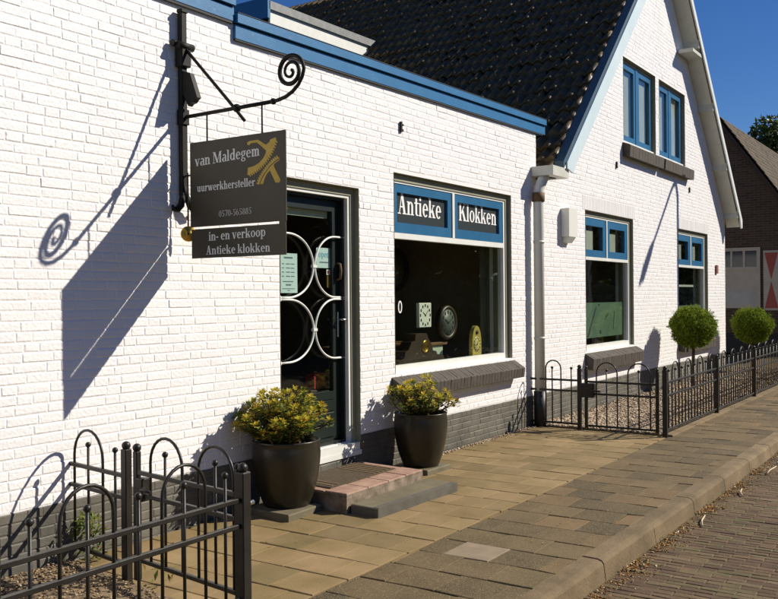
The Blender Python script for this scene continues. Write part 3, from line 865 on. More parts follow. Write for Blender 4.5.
# ------------------------------------------------------------------ things on show in the shop window
def clock_hands(mb, cx, cz, r, y, hr, mn, mi=0):
    for ang, ln, wd in ((hr, 0.55, 0.10), (mn, 0.8, 0.07)):
        a = R(90 - ang)
        dx, dz = math.cos(a), math.sin(a)
        nx, nz = -dz * wd * r / 2, dx * wd * r / 2
        poly = [(cx + nx - dx * .15 * r, cz + nz - dz * .15 * r), (cx - nx - dx * .15 * r, cz - nz - dz * .15 * r), (cx - nx * .4 + dx * ln * r, cz - nz * .4 + dz * ln * r), (cx + nx * .4 + dx * ln * r, cz + nz * .4 + dz * ln * r)]
        mb.prism(poly, front(y), 0, -0.003 - 0.001 * wd, mi=mi)
def dial_marks(mb, cx, cz, rx, rz, y, n=12, mi=0):
    for k in range(n):
        a = 2 * math.pi * k / n
        x, z = cx + rx * math.sin(a), cz + rz * math.cos(a)
        s = rx * 0.10
        mb.box(x - s, x + s, y - 0.0016, y, z - s * 1.5, z + s * 1.5, mi)
ck = thing('wall_clock', 'white rectangular clock face hanging in the shop window', 'clock', (8.31, 0.30, 1.298))
m = MB(); m.bbox(8.18, 8.435, 0.29, 0.33, 1.298, 1.563, 0.006); m.build('dial', 'clock_face', ck)
m = MB(); clock_hands(m, 8.307, 1.43, 0.11, 0.2895, 305, 50); dial_marks(m, 8.307, 1.43, 0.10, 0.105, 0.2895); m.build('hands', 'pipe_black', ck)
m = MB(); m.tube([(8.307, 0.32, 1.56), (8.307, 0.32, 2.2)], 0.002, 5); m.build('hanging_wire', 'iron', ck)
ck = thing('wall_clock', 'dim round clock with a dark rim hanging behind the gold clock', 'clock', (8.98, 0.42, 1.2))
m = MB(); m.lathe([(0.0005, 0.0), (0.15, 0.0), (0.15, -0.01), (0.185, -0.03), (0.20, 0.0), (0.19, 0.05), (0.0005, 0.05)], (9.0, 0.42, 1.33), 36, axis='y'); m.build('case', 'dark_wood', ck)
m = MB(); m.lathe([(0.0005, -0.012), (0.15, -0.012), (0.15, -0.002)], (9.0, 0.42, 1.33), 32, axis='y'); m.build('dial', 'clock_dim', ck)
m = MB(); clock_hands(m, 9.0, 1.33, 0.14, 0.4055, 300, 65); dial_marks(m, 9.0, 1.33, 0.12, 0.12, 0.4075); m.build('hands', 'pipe_black', ck)
ck = thing('wall_clock', 'large faint round clock high on the dark back wall', 'clock', (9.6, 1.5, 1.5))
m = MB(); m.lathe([(0.0005, 0.0), (0.2, 0.0), (0.26, -0.05), (0.29, 0.0), (0.26, 0.05)], (9.55, 1.5, 1.98), 36, axis='y'); m.build('case', 'dark_wood', ck)
m = MB(); m.lathe([(0.0005, -0.012), (0.2, -0.012), (0.2, -0.002)], (9.55, 1.5, 1.98), 32, axis='y'); m.build('dial', 'curtain', ck)
ck = thing('wall_clock', 'faint dark carved clock in the dim middle of the shop', 'clock', (8.6, 1.5, 1.5))
m = MB(); m.lathe([(0.0005, 0.0), (0.14, 0.0), (0.2, -0.05), (0.22, 0.0), (0.19, 0.05)], (8.55, 1.5, 1.95), 30, axis='y'); m.bbox(8.4, 8.7, 1.46, 1.56, 1.2, 1.74, 0.01); m.build('case', 'wood', ck)
# gilt arched table clock on the window board
ck = thing('table_clock', 'gold arched table clock standing on the window board', 'clock', (9.20, 0.17, 0.905))
arch = [(9.085, 0.905), (9.345, 0.905), (9.345, 0.93), (9.322, 0.95), (9.322, 1.10)] + [(9.215 + 0.107 * math.cos(R(a)), 1.10 + 0.19 * math.sin(R(a))) for a in range(15, 180, 15)] + [(9.108, 1.10), (9.108, 0.95), (9.085, 0.93)]
m = MB(); m.prism(arch, front(0.15), 0, 0.045); m.build('case', mat('gilt_case', (0.42, 0.32, 0.07), 0.45, (0.52, 0.40, 0.10), 30), ck)
m = MB(); m.lathe([(0.0005, -0.003), (0.088, -0.003), (0.092, 0.004)], (9.215, 0.15, 1.075), 28, axis='y'); m.build('dial', mat('gilt_dial', (0.58, 0.48, 0.17), 0.5), ck)
m = MB(); clock_hands(m, 9.215, 1.075, 0.085, 0.1465, 255, 35); dial_marks(m, 9.215, 1.075, 0.072, 0.072, 0.1465)
m.lathe([(0.0005, -0.008), (0.026, -0.008), (0.026, 0.004)], (9.215, 0.15, 1.215), 16, axis='y'); m.build('hands', 'dark_wood', ck)
# dark mantel clock
ck = thing('mantel_clock', 'dark stepped mantel clock at the left of the window board', 'clock', (8.2, 0.25, 0.88))
sil = [(7.62, 0.885), (8.56, 0.885), (8.56, 0.985), (8.50, 1.0), (8.42, 1.0), (8.40, 1.04), (8.33, 1.05), (8.30, 1.12), (8.24, 1.18), (8.20, 1.24), (7.98, 1.24), (7.97, 1.17), (7.90, 1.16), (7.84, 1.08), (7.78, 1.06), (7.76, 1.0), (7.66, 0.97)]
m = MB(); m.prism(sil, front(0.21), 0, 0.13); m.build('case', 'dark_wood', ck)
m = MB(); m.lathe([(0.0005, -0.004), (0.055, -0.004), (0.062, -0.012), (0.068, 0.0)], (8.17, 0.209, 1.10), 24, axis='y'); m.build('bezel', 'brass', ck)
m = MB(); m.box(7.2, 9.9, 0.135, 0.40, 0.835, 0.88)
m.build('window_board', 'white_paint', shop)
cb = thing('display_cabinet', 'pale green cabinet with a brown wooden top inside the shop window', 'cabinet', (8.0, 0.9, 0.02))
m = MB(); m.bbox(7.5, 8.97, 0.46, 1.0, 0.02, 1.075, 0.01); m.build('body', 'pale_cab', cb)
m = MB(); m.bbox(7.45, 9.02, 0.43, 1.05, 1.076, 1.112, 0.006); m.build('top', 'wood', cb)
m = MB()
for i in range(7):
    x = 9.62 + i * 0.085
    m.box(x, x + 0.075, 0.30 + 0.018 * (i % 2), 0.32 + 0.018 * (i % 2), 0.9, 2.5)
m.build('curtain', 'curtain', shop)
# white ring tag and dots on the window glass
m = MB()
for q in ring(7.50, 1.53, 0.035, 0.062, 0, 360, 0.014, 0.014, 28): m.prism(q, front(0.088), 0, 0.003)
tag(m.build('window_sticker', 'letter_white'), 'white oval ring stuck low on the shop window glass', 'sticker')

# ------------------------------------------------------------------ the gabled house
GX, GZ = 15.60, 8.10             # apex of the roof line at the gable
def roofz(x): return GZ - abs(x - GX)
WX0, WX1 = XJ, 20.30
G1 = (12.21, 14.27, 0.83, 2.85)
G2 = (16.80, 18.86, 0.83, 2.85)
U1 = (13.86, 15.50, 4.05, 5.40)
U2 = (15.70, 17.29, 4.05, 5.40)
HH = [G1, G2, U1, U2]
house = thing('gabled_house', 'tall white brick house with a steep gable, blue windows and dark tiled roof', 'house', (15.5, 0, 0))
def gable_top(z, x0, x1):
    h = GZ - 0.16 - z
    if h <= 0.1: return []
    return [(max(x0, GX - h), min(x1, GX + h))]
w = MB()
SOL = [(G1[0] - 0.1, G1[1] + 0.1, 2.85, 3.06), (G2[0] - 0.1, G2[1] + 0.1, 2.85, 3.06)]
brick_skin(w, WX0, WX1, PL, 8.0, HH + SOL, top=gable_top, seed=11)
for a, b, z0, z1 in SOL:            # soldier courses over the ground-floor windows
    n = int((b - a) / 0.0625)
    for i in range(n):
        p = a + i * (b - a) / n; q = a + (i + 1) * (b - a) / n
        h = random.uniform(0.0028, 0.0040)
        w.add([(p + .003, .0055, z0 + .002), (q - .003, .0055, z0 + .002), (q - .003, .0055, z1 - .004), (p + .003, .0055, z1 - .004),
               (p + .006, .003 - h, z0 + .004), (q - .006, .003 - h, z0 + .004), (q - .006, .003 - h, z1 - .007), (p + .006, .003 - h, z1 - .007)],
              [(4, 5, 6, 7), (0, 1, 5, 4), (1, 2, 6, 5), (2, 3, 7, 6), (3, 0, 4, 7)])
w.cur = 1
wall_core(w, [WX0 + 0.002, GX, WX1], lambda x: roofz(x) - 0.12, PL - 0.01, HH, 0.0034, 0.30)
w.box(WX1 - 0.3, WX1, 0.30, 9.0, 0.0, roofz(WX1) - 0.14)
w.cur = 2
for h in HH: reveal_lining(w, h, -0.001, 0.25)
w.build('wall', ['white_brick', 'white_joint', 'reveal_shade'], house)
w = MB()
brick_skin(w, WX0, WX1 + 0.01, PL - 0.0625 * 7, PL, [], seed=12, y=-0.004)
w.cur = 1
wall_core(w, [WX0 + 0.002, WX1], lambda x: PL - 0.012, -0.15, [], 0.0, 0.30)
w.build('plinth', ['grey_brick', 'grey_joint'], house)
m = MB()
room(m, 10.9, 15.3, 0.302, 4.2, 0.1, 3.1)
room(m, 15.5, 20.0, 0.302, 4.2, 0.1, 3.1)
room(m, 13.3, 17.9, 0.302, 3.5, 3.5, 5.55)
m.build('interior_room', ['dim_room', 'room_floor'], house)

def cross_window(h, split, name):
    """white frame, two blue transom sashes over one large pane"""
    m = MB()
    x0, x1, z0, z1 = h[0] + .005, h[1] - .005, h[2], h[3] - .006
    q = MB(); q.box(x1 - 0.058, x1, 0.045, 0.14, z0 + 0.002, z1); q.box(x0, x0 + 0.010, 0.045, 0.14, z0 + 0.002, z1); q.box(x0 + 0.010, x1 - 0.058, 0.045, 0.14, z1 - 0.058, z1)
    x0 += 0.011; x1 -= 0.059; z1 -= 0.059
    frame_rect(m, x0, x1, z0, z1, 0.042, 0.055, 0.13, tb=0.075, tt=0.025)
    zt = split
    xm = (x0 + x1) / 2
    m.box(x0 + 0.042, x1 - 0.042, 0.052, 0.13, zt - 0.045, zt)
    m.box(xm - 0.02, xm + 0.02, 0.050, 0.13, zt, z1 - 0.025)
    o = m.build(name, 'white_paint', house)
    q.build('shaded_outer_frame', 'reveal_shade', o)  # shade on the frame's outer edge is painted in
    g = MB(); g.box(x0 + 0.05, x1 - 0.05, 0.092, 0.098, z0 + 0.08, zt - 0.04); g.build('pane', 'glass', o)
    for a, b in ((x0 + 0.042, xm - 0.02), (xm + 0.02, x1 - 0.042)):
        s_ = MB(); frame_rect(s_, a + .003, b - .003, zt + 0.004, z1 - 0.028, 0.12, 0.062, 0.125, tb=0.10, tt=0.11)
        s_.build('transom_sash', 'blue_sash', o)
        g = MB(); g.box(a + 0.11, b - 0.11, 0.090, 0.096, zt + 0.09, z1 - 0.12); g.build('transom_pane', 'glass', o)
        c = MB()
        k = (b - a)
        c.box(a + k * 0.12, a + k * 0.60, 0.128, 0.134, zt + 0.06, zt + 0.40)
        c.build('half_blind', 'net', o)
    return o
o = cross_window(G1, 2.19, 'window')
m = MB()
m.box(G1[0] + 0.07, G1[1] - 0.25, 0.108, 0.111, 1.0, 1.52)
m.build('frosted_film', 'green_film', o)
m = MB()
for p in ([(12.52, 1.02), (12.58, 1.02), (12.90, 1.45), (12.88, 1.46)], [(13.25, 1.26), (13.40, 1.33), (13.42, 1.36), (13.30, 1.33)], [(12.30, 1.29), (12.37, 1.31), (12.35, 1.34), (12.30, 1.33)],
          [(13.60, 1.1), (13.62, 1.1), (13.68, 1.38), (13.66, 1.38)], [(13.02, 1.10), (13.05, 1.04), (13.10, 1.06), (13.06, 1.11)], [(12.98, 1.47), (13.03, 1.47), (13.03, 1.50), (12.98, 1.50)]):
    m.prism(p, front(0.1045), 0, 0.002)
m.build('film_print', 'film_mark', o)
o2 = cross_window(G2, 2.19, 'window')
m = MB(); m.box(G2[0] + 0.07, G2[1] - 0.07, 0.108, 0.111, 1.0, 1.42); m.build('frosted_film', 'green_film', o2)
m = MB(); m.box(G2[0] + 0.07, G2[1] - 0.07, 0.22, 0.24, 1.78, 1.82); m.build('glazing_bar', 'white_paint', o2)
brick_sill(12.16, 14.38, 0.818, 0.735, 0.565, -0.13, house, 30)
brick_sill(16.75, 18.97, 0.818, 0.735, 0.565, -0.13, house, 30)

def attic_window(h):
    x0, x1, z0, z1 = h[0] + .005, h[1] - .005, h[2], h[3] - .006
    m = MB()
    frame_rect(m, x0, x1, z0, z1, 0.05, 0.06, 0.13, mi=2, tb=0.035)  # frame takes the painted shade colour
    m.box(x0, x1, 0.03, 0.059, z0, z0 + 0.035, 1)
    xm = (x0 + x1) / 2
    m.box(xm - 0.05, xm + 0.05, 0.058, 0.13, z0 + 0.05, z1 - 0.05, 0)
    o = m.build('attic_window', ['blue_sash', 'white_paint', 'reveal_shade'], house)
    for a, b in ((x0 + .05, xm - .05), (xm + .05, x1 - .05)):
        s_ = MB(); frame_rect(s_, a + .003, b - .003, z0 + .038, z1 - .053, 0.085, 0.066, 0.12, tb=.10); s_.build('casement', 'blue_sash', o)
        g = MB(); g.box(a + 0.08, b - 0.08, 0.090, 0.096, z0 + 0.12, z1 - 0.13); g.build('pane', 'glass', o)
        c = MB(); c.box(a + 0.01, b - 0.01, 0.132, 0.138, z0 + 0.10, z1 - 0.08); c.build('net_curtain', 'net', o)
    return o
attic_window(U1); attic_window(U2)
brick_sill(13.80, 15.56, 4.045, 3.985, 3.80, -0.13, house, 12)
brick_sill(15.64, 17.45, 4.045, 3.985, 3.80, -0.13, house, 12)
anchor(13.50, 3.636, house); anchor(17.53, 3.629, house)
m = MB(); m.bbox(19.44, 19.58, -0.035, -0.006, 2.06, 2.24, 0.004); m.build('number_plate', 'house_red', house)
m = MB()
m.prism([(11.33, 2.42), (11.62, 2.42), (11.62, 2.80), (11.33, 2.80)], lambda p, q, d: (p, d, q), -0.005, -0.12)
m.prism([(-0.005, 2.42), (-0.12, 2.42), (-0.06, 2.34), (-0.005, 2.34)], lambda p, q, d: (d, p, q), 11.38, 11.57)
m.build('alarm_box', 'box_white', house)

# ---- roof: pantiles with overlapping courses on the shop side
OV = 0.30
tile = MB()
LX0 = 10.62
slope_len = (GX - LX0) * math.sqrt(2)
nc = 25
cl = slope_len / nc
ysteps = int((11.3 + 0.05) / 0.0206)
S2 = math.sqrt(0.5)
def pan(v):
    ph = (v / 0.165) % 1.0
    return 0.029 * math.sin(2 * math.pi * ph) + 0.010 * math.sin(4 * math.pi * ph + 0.6)
rows = []
for c in range(nc):
    jx = random.uniform(-0.004, 0.004)
    for (f_, h_) in ((0.0, 0.008), (0.03, 0.052), (0.5, 0.028), (1.0, 0.004)):
        s_ = (c + f_) * cl + (jx if f_ < 0.1 else 0)
        rows.append((s_, h_ + 0.05))
yv = [-0.17 + 0.020625 * i for i in range(ysteps + 1)]
tj = {}
vs = []
for ri, (s_, h_) in enumerate(rows):
    c = ri // 4
    for i, y in enumerate(yv):
        key = (c, int((y + 0.165 * 4) / 0.165))
        if key not in tj: tj[key] = (random.uniform(-0.008, 0.008), random.uniform(-0.020, 0.020))
        hh = h_ + pan(y) + tj[key][0]
        ss = s_ + (tj[key][1] if ri % 4 in (0, 1) else 0)
        vs.append((LX0 + ss * S2 - hh * S2, y, roofz(LX0) + ss * S2 + hh * S2))
nY = len(yv)
fs = []
for r_ in range(len(rows) - 1):
    for i in range(nY - 1):
        fs.append((r_ * nY + i, r_ * nY + i + 1, (r_ + 1) * nY + i + 1, (r_ + 1) * nY + i))
tile.add(vs, fs, smooth=True)
roof = tile.build('roof', 'tile', house)
m = MB()
def rp(x, off): return (x - off * S2 * (1 if x < GX else -1), roofz(x) + off * S2)
# decking under the tiles, both slopes
m.prism([(LX0, roofz(LX0)), (GX, GZ), (GX, GZ - 0.14), (LX0 + 0.14, roofz(LX0))], lambda p, q, d: (p, d, q), -0.18, 11.2)
m.build('roof_deck', 'shadow_gap', house)
RX1 = 20.52
m = MB()
m.prism([(GX, GZ + 0.06), (RX1, roofz(RX1) + 0.06), (RX1, roofz(RX1) - 0.02), (GX, GZ - 0.02)], lambda p, q, d: (p, d, q), -OV - 0.01, 11.2)
m.build('right_roof_slope', 'tile', house)
m = MB()
m.prism([(GX, GZ - 0.024), (RX1 - 0.02, roofz(RX1 - 0.02) - 0.024), (RX1 - 0.05, roofz(RX1) - 0.10), (GX, GZ - 0.11)], lambda p, q, d: (p, d, q), -OV + 0.03, 0.002)
m.build('soffit', 'cream_paint', house)
# verge cap (dark blue, along the left slope) and bargeboards
m = MB()
m.prism([(LX0 + 0.12, roofz(LX0 + 0.12) + 0.10), (GX, GZ + 0.10), (GX, GZ + 0.0), (LX0 + 0.12, roofz(LX0 + 0.12) + 0.0)], lambda p, q, d: (p, d, q), -OV, -0.165)
m.build('verge_board', 'blue_dark', house)
m = MB()
lx = 10.80
m.prism([(lx, roofz(lx) + 0.03), (GX, GZ + 0.03), (GX, GZ - 0.27), (11.14, roofz(11.14) - 0.27), (11.0, roofz(10.9) - 0.19), (lx, roofz(10.9) - 0.15)], lambda p, q, d: (p, d, q), -OV - 0.024, -OV)
m.build('bargeboard', 'pale_blue', house)
m = MB()
m.prism([(GX, GZ + 0.03), (20.50, roofz(20.50) + 0.03), (20.50, roofz(20.5) - 0.14), (20.40, roofz(20.5) - 0.16), (20.30, roofz(20.30) - 0.14), (GX, GZ - 0.14)], lambda p, q, d: (p, d, q), -OV - 0.022, -OV + 0.002)
m.build('bargeboard', 'white_paint', house)
for i, xx in enumerate((16.35, 17.25, 18.25, 19.30, 20.22)):
    m = MB()
    dz = 0.07
    m.prism([(xx - 0.04, roofz(xx - 0.04) - 0.11), (xx + 0.04, roofz(xx + 0.04) - 0.11), (xx + 0.04, roofz(xx + 0.04) - 0.11 - dz), (xx - 0.04, roofz(xx + 0.04) - 0.11 - dz)], lambda p, q, d: (p, d, q), -OV + 0.01, 0.0)
    m.build('purlin', 'cream_paint', house)
m = MB(); m.bbox(16.80, 17.45, -0.29, -0.03, 6.08, 6.15, 0.006); m.build('purlin', 'cream_paint', house)
# box gutter along the left eave, and the down pipe
m = MB()
m.box(10.40, 10.90, -0.30, -0.006, 3.13, 3.25)
m.box(10.45, 10.60, -0.004, 1.2, 3.14, 3.26)
m.build('gutter', 'cream_paint', house)
m = MB(); m.box(10.665, 11.6, 1.25, 1.40, 3.93, 4.05); m.build('flashing', 'lead', house)
m = MB()
m.tube([(10.40, -0.10, 0.36), (10.40, -0.10, 2.86), (10.41, -0.10, 2.95), (10.45, -0.12, 3.05), (10.50, -0.14, 3.14)], 0.066, 16)
for z in (1.1, 2.3): m.lathe([(0.066, -0.015), (0.071, -0.015), (0.071, 0.015), (0.066, 0.015)], (10.40, -0.10, z), 16)
dp = m.build('downpipe', 'pipe_grey', house)
m = MB(); m.lathe([(0.0005, 0.0), (0.078, 0.0), (0.078, 0.44), (0.0665, 0.44)], (10.40, -0.10, 0.0), 16); m.build('pipe_foot', 'pipe_black', dp)
m = MB(); m.lathe([(0.066, -0.06), (0.078, -0.055), (0.078, 0.055), (0.066, 0.06)], (10.40, -0.10, 2.86), 16); m.build('pipe_joint', 'terracotta', dp)
# ---- flat-roofed dormer on the left slope
DY = 4.70
m = MB()
dx = 10.84
m.prism([(dx, 5.97), (13.50, 6.03), (13.73, 6.24), (dx, 6.20)], lambda p, q, d: (p, d, q), DY - 0.02, DY + 0.02)
m.prism([(dx, 5.55), (13.1, 5.62), (13.48, 6.0), (dx, 5.945)], lambda p, q, d: (p, d, q), DY, DY + 0.05)
m.prism([(dx, 5.0), (12.48, 5.0), (13.12, 5.64), (dx, 5.56)], lambda p, q, d: (p, d, q), DY + 0.003, DY + 0.05)
m.build('dormer_cheek', 'white_paint', house)
m = MB(); m.prism([(dx - 0.06, 6.20), (13.75, 6.24), (13.85, 6.37), (dx - 0.06, 6.33)], lambda p, q, d: (p, d, q), DY - 0.06, 9.4); m.build('dormer_roof', 'lead', house)
m = MB(); m.box(dx - 0.10, dx - 0.04, DY - 0.06, 9.4, 6.05, 6.38); m.build('dormer_fascia', 'blue', house)
m = MB(); m.box(dx, dx + 0.05, DY + 0.05, 9.4, 4.6, 6.0); m.build('dormer_front', 'lead', house)
m = MB(); m.box(dx, 13.2, DY + 0.05, 9.4, 5.99, 6.19); m.build('dormer_deck', 'shadow_gap', house)

# ------------------------------------------------------------------ iron sign bracket, signs, pendulum
SX = 4.50
br = thing('sign_bracket', 'black iron wall bracket with a scrolled arm holding the shop sign', 'bracket', (SX, 0, 2.2))
m = MB(); m.bbox(SX - 0.026, SX + 0.026, -0.062, -0.018, 2.36, 3.66, 0.004); m.bbox(SX - 0.032, SX + 0.032, -0.07, -0.016, 3.655, 3.68, 0.004); m.build('pole', 'iron', br)
m = MB()
for s_ in (-1, 1):
    m.tube([(SX + s_ * 0.006, -0.04, 2.44), (SX + s_ * 0.016, -0.05, 2.36), (SX + s_ * 0.042, -0.06, 2.29), (SX + s_ * 0.085, -0.066, 2.255), (SX + s_ * 0.118, -0.066, 2.258), (SX + s_ * 0.130, -0.066, 2.285)], [0.024, 0.024, 0.025, 0.024, 0.018, 0.008], 8)
m.build('anchor_fork', 'iron', br)
m = MB()
m.bbox(SX - 0.045, SX + 0.045, -0.085, -0.010, 3.27, 3.42, 0.006)
m.tube([(SX - 0.07, -0.07, 3.415), (SX + 0.07, -0.07, 3.415)], 0.028, 10)
m.tube([(SX - 0.09, -0.035, 3.43), (SX - 0.05, -0.035, 3.43)], 0.023, 8)
m.tube([(SX, -0.07, 3.37), (SX, -0.10, 3.37)], 0.010, 6)
m.build('collar', 'iron', br)
m = MB(); m.bbox(SX - 0.032, SX + 0.032, -0.075, -0.012, 2.86, 2.97, 0.004)
m.build('collar', 'iron', br)
m = MB(); m.tube([(SX, -0.07, 3.40), (SX, -0.56, 2.90), (SX, -0.63, 2.825)], 0.0115, 8); m.build('brace', 'iron', br)
m = MB()
m.tube([(SX, -0.05, 2.915), (SX, -0.90, 2.922)], 0.0135, 8)
m.ball((SX, -0.56, 2.918), 0.030, 6); m.ball((SX, -0.885, 2.922), 0.022, 6)
m.build('arm', 'iron', br)
m = MB()
P = [(SX, -0.885, 2.922), (SX, -0.93, 2.926), (SX, -0.99, 2.938), (SX, -1.05, 2.965), (SX, -1.10, 3.005), (SX, -1.132, 3.052)]
for k in range(64):
    a = R(12 * k)
    rr = 0.101 * (1 - k / 63.0) ** 0.8 + 0.010
    P.append((SX, -1.035 - rr * math.cos(a), 3.098 + rr * math.sin(a)))
m.tube(P, [0.0125] * 6 + [0.0125 + 0.003 * math.sin(k / 10) for k in range(len(P) - 6)], 8)
m.build('scroll', 'iron', br)
for y in (-0.278, -0.786):
    m = MB(); m.tube([(SX, y, 2.918), (SX, y, 2.722)], 0.006, 6); m.build('hanger', 'iron', br)
m = MB(); m.tube([(SX, -0.05, 2.50), (SX, -0.13, 2.50)], 0.006, 6); m.build('stay_rod', 'iron', br)
fl = thing('sign_lamp', 'dark angular floodlight hood clamped beside the iron pole', 'lamp', (SX, -0.1, 3.1))
m = MB()
hood = [(-0.045, 3.245), (-0.135, 3.215), (-0.205, 3.035), (-0.185, 3.025), (-0.165, 3.005), (-0.135, 3.0), (-0.115, 2.985), (-0.06, 3.08)]
m.prism(hood, lambda p, q, d: (SX + d, p, q), -0.02, 0.02)
m.build('hood', 'iron', fl)
m = MB(); m.tube([(SX, -0.05, 3.18), (SX, -0.09, 3.17)], 0.014, 8); m.build('clamp', 'iron', fl)

sg = thing('hanging_sign', 'upper dark shop sign with a gold gear figure hanging from the iron bracket', 'sign', (SX, -0.55, 2.13))
m = MB(); m.bbox(SX - 0.007, SX + 0.007, -0.99, -0.114, 2.132, 2.725, 0.002); m.build('panel', 'sign', sg)
def sgn(y, z, dz=0.0): return lambda u, v, d: (SX - 0.0068 - d, y - u, z + v + dz * u)
m = MB(); text(m, 'van Maldegem', sgn(-0.165, 2.556, 0.035), 0.605, 0.076, 0.0012); m.build('lettering', 'letter', sg)
m = MB(); text(m, 'uurwerkhersteller', sgn(-0.183, 2.377, 0.005), 0.545, 0.056, 0.0012); m.build('lettering', 'letter', sg)
m = MB(); text(m, '0570-565885', sgn(-0.389, 2.190, 0.02), 0.305, 0.043, 0.0012); m.build('lettering', 'letter_dim', sg)
m = MB()
em1 = [(-0.6566, 2.6718), (-0.6757, 2.6816), (-0.7551, 2.6828), (-0.8247, 2.6422), (-0.8555, 2.6576), (-0.8618, 2.6724), (-0.9105, 2.6827), (-0.9163, 2.6659), (-0.9091, 2.6514), (-0.8977, 2.6256), (-0.8823, 2.6041), (-0.8617, 2.5738), (-0.8359, 2.5453), (-0.8048, 2.5187), (-0.7632, 2.4914), (-0.7214, 2.4715), (-0.6751, 2.4551), (-0.6583, 2.4565), (-0.6641, 2.5039), (-0.7167, 2.511), (-0.7637, 2.5279), (-0.8001, 2.5556), (-0.821, 2.5831), (-0.8263, 2.6034), (-0.7836, 2.6387), (-0.7445, 2.6659), (-0.6892, 2.6654), (-0.6775, 2.654), (-0.6627, 2.6571)]
m.prism(em1, lambda p, q, d: (SX - 0.0068 - d, p, q), 0.0, 0.0012)
em2 = [(-0.7517, 2.3865), (-0.7571, 2.4063), (-0.7729, 2.4322), (-0.799, 2.4611), (-0.8302, 2.4933), (-0.8713, 2.5243), (-0.9069, 2.5457), (-0.9321, 2.5533), (-0.942, 2.5409), (-0.9409, 2.5295), (-0.9167, 2.5195), (-0.8944, 2.5092), (-0.8922, 2.494), (-0.9474, 2.4028), (-0.9392, 2.3843), (-0.9051, 2.387), (-0.8574, 2.4716), (-0.8327, 2.4506), (-0.8119, 2.4213), (-0.7981, 2.386)]
m.prism(em2, lambda p, q, d: (SX - 0.0068 - d, p, q), 0.0, 0.0012)
def teeth(pts, n, ln):
    L = [(Vector(a), Vector(b)) for a, b in zip(pts[:-1], pts[1:])]
    tot = sum((b - a).length for a, b in L)
    for k in range(n):
        d = tot * (k + 0.3) / n
        for a, b in L:
            l = (b - a).length
            if d <= l:
                c = a + (b - a) * (d / l); tg = (b - a).normalized(); nm = Vector((tg.y, -tg.x))
                q = [c - tg * 0.007, c + tg * 0.007, c + tg * 0.004 + nm * ln, c - tg * 0.004 + nm * ln]
                m.prism([(p.x, p.y) for p in q], lambda p, q, d: (SX - 0.0068 - d, p, q), 0.0, 0.0009)
                break
            d -= l
teeth([(-0.6751, 2.457), (-0.7214, 2.473), (-0.7632, 2.493), (-0.8048, 2.520), (-0.8359, 2.547), (-0.8617, 2.575), (-0.8823, 2.605), (-0.8977, 2.627), (-0.9091, 2.652), (-0.9155, 2.667)], 18, -0.016)
teeth([(-0.7517, 2.3875), (-0.7571, 2.4063), (-0.7729, 2.4315), (-0.799, 2.4605), (-0.8302, 2.4925), (-0.8713, 2.5235), (-0.9069, 2.545), (-0.9321, 2.5525)], 15, 0.014)
em_o = m.build('emblem', 'gold', sg)
m = MB()
gp = [(-0.7682, 2.3867), (-0.7831, 2.4198), (-0.8133, 2.456), (-0.8588, 2.4977), (-0.9057, 2.5266), (-0.937, 2.5383)]
for (a0, b0), (a1, b1) in zip(gp[:-1], gp[1:]):
    l_ = math.dist((a0, b0), (a1, b1)); nx_, ny_ = -(b1 - b0) / l_ * .0028, (a1 - a0) / l_ * .0028
    m.prism([(a0 + nx_, b0 + ny_), (a1 + nx_, b1 + ny_), (a1 - nx_, b1 - ny_), (a0 - nx_, b0 - ny_)], lambda p, q, d: (SX - 0.0081 - d, p, q), 0.0, 0.0006)
m.build('groove', 'sign', em_o)
sg2 = thing('hanging_sign', 'lower narrow dark sign hung below the gold emblem sign', 'sign', (SX, -0.55, 1.9))
m = MB(); m.bbox(SX - 0.007, SX + 0.007, -0.985, -0.124, 1.912, 2.116, 0.002)
m.bbox(SX - 0.006, SX + 0.006, -0.985, -0.935, 2.112, 2.136, 0.001); m.build('panel', 'sign', sg2)
m = MB(); text(m, 'in- en verkoop', sgn(-0.292, 2.030, 0.02), 0.525, 0.064, 0.0012); m.build('lettering', 'letter', sg2)
m = MB(); text(m, 'Antieke klokken', sgn(-0.265, 1.935, 0.003), 0.59, 0.061, 0.0012); m.build('lettering', 'letter', sg2)
pd = thing('pendulum', 'brass clock pendulum hanging against the white wall under the iron pole', 'pendulum', (SX, -0.09, 2.03))
m = MB(); m.tube([(SX, -0.085, 2.52), (SX, -0.085, 2.12)], 0.006, 6); m.build('rod', 'iron', pd)
m = MB(); m.lathe([(0.0005, -0.014), (0.02, -0.014), (0.022, -0.010), (0.05, -0.008), (0.056, 0.0), (0.05, 0.008), (0.0005, 0.010)], (0, 0, 0), 28, axis='x')
bob = m
bob.v = [(SX + 0.7071 * (v[0] - v[1]) , -0.088 + 0.7071 * (v[0] + v[1]), 2.088 + v[2]) for v in bob.v]
bob.build('bob', 'brass', pd)
m = MB(); m.ball((SX - 0.012, -0.10, 2.088), 0.009, 5); m.build('nut', 'iron', pd)

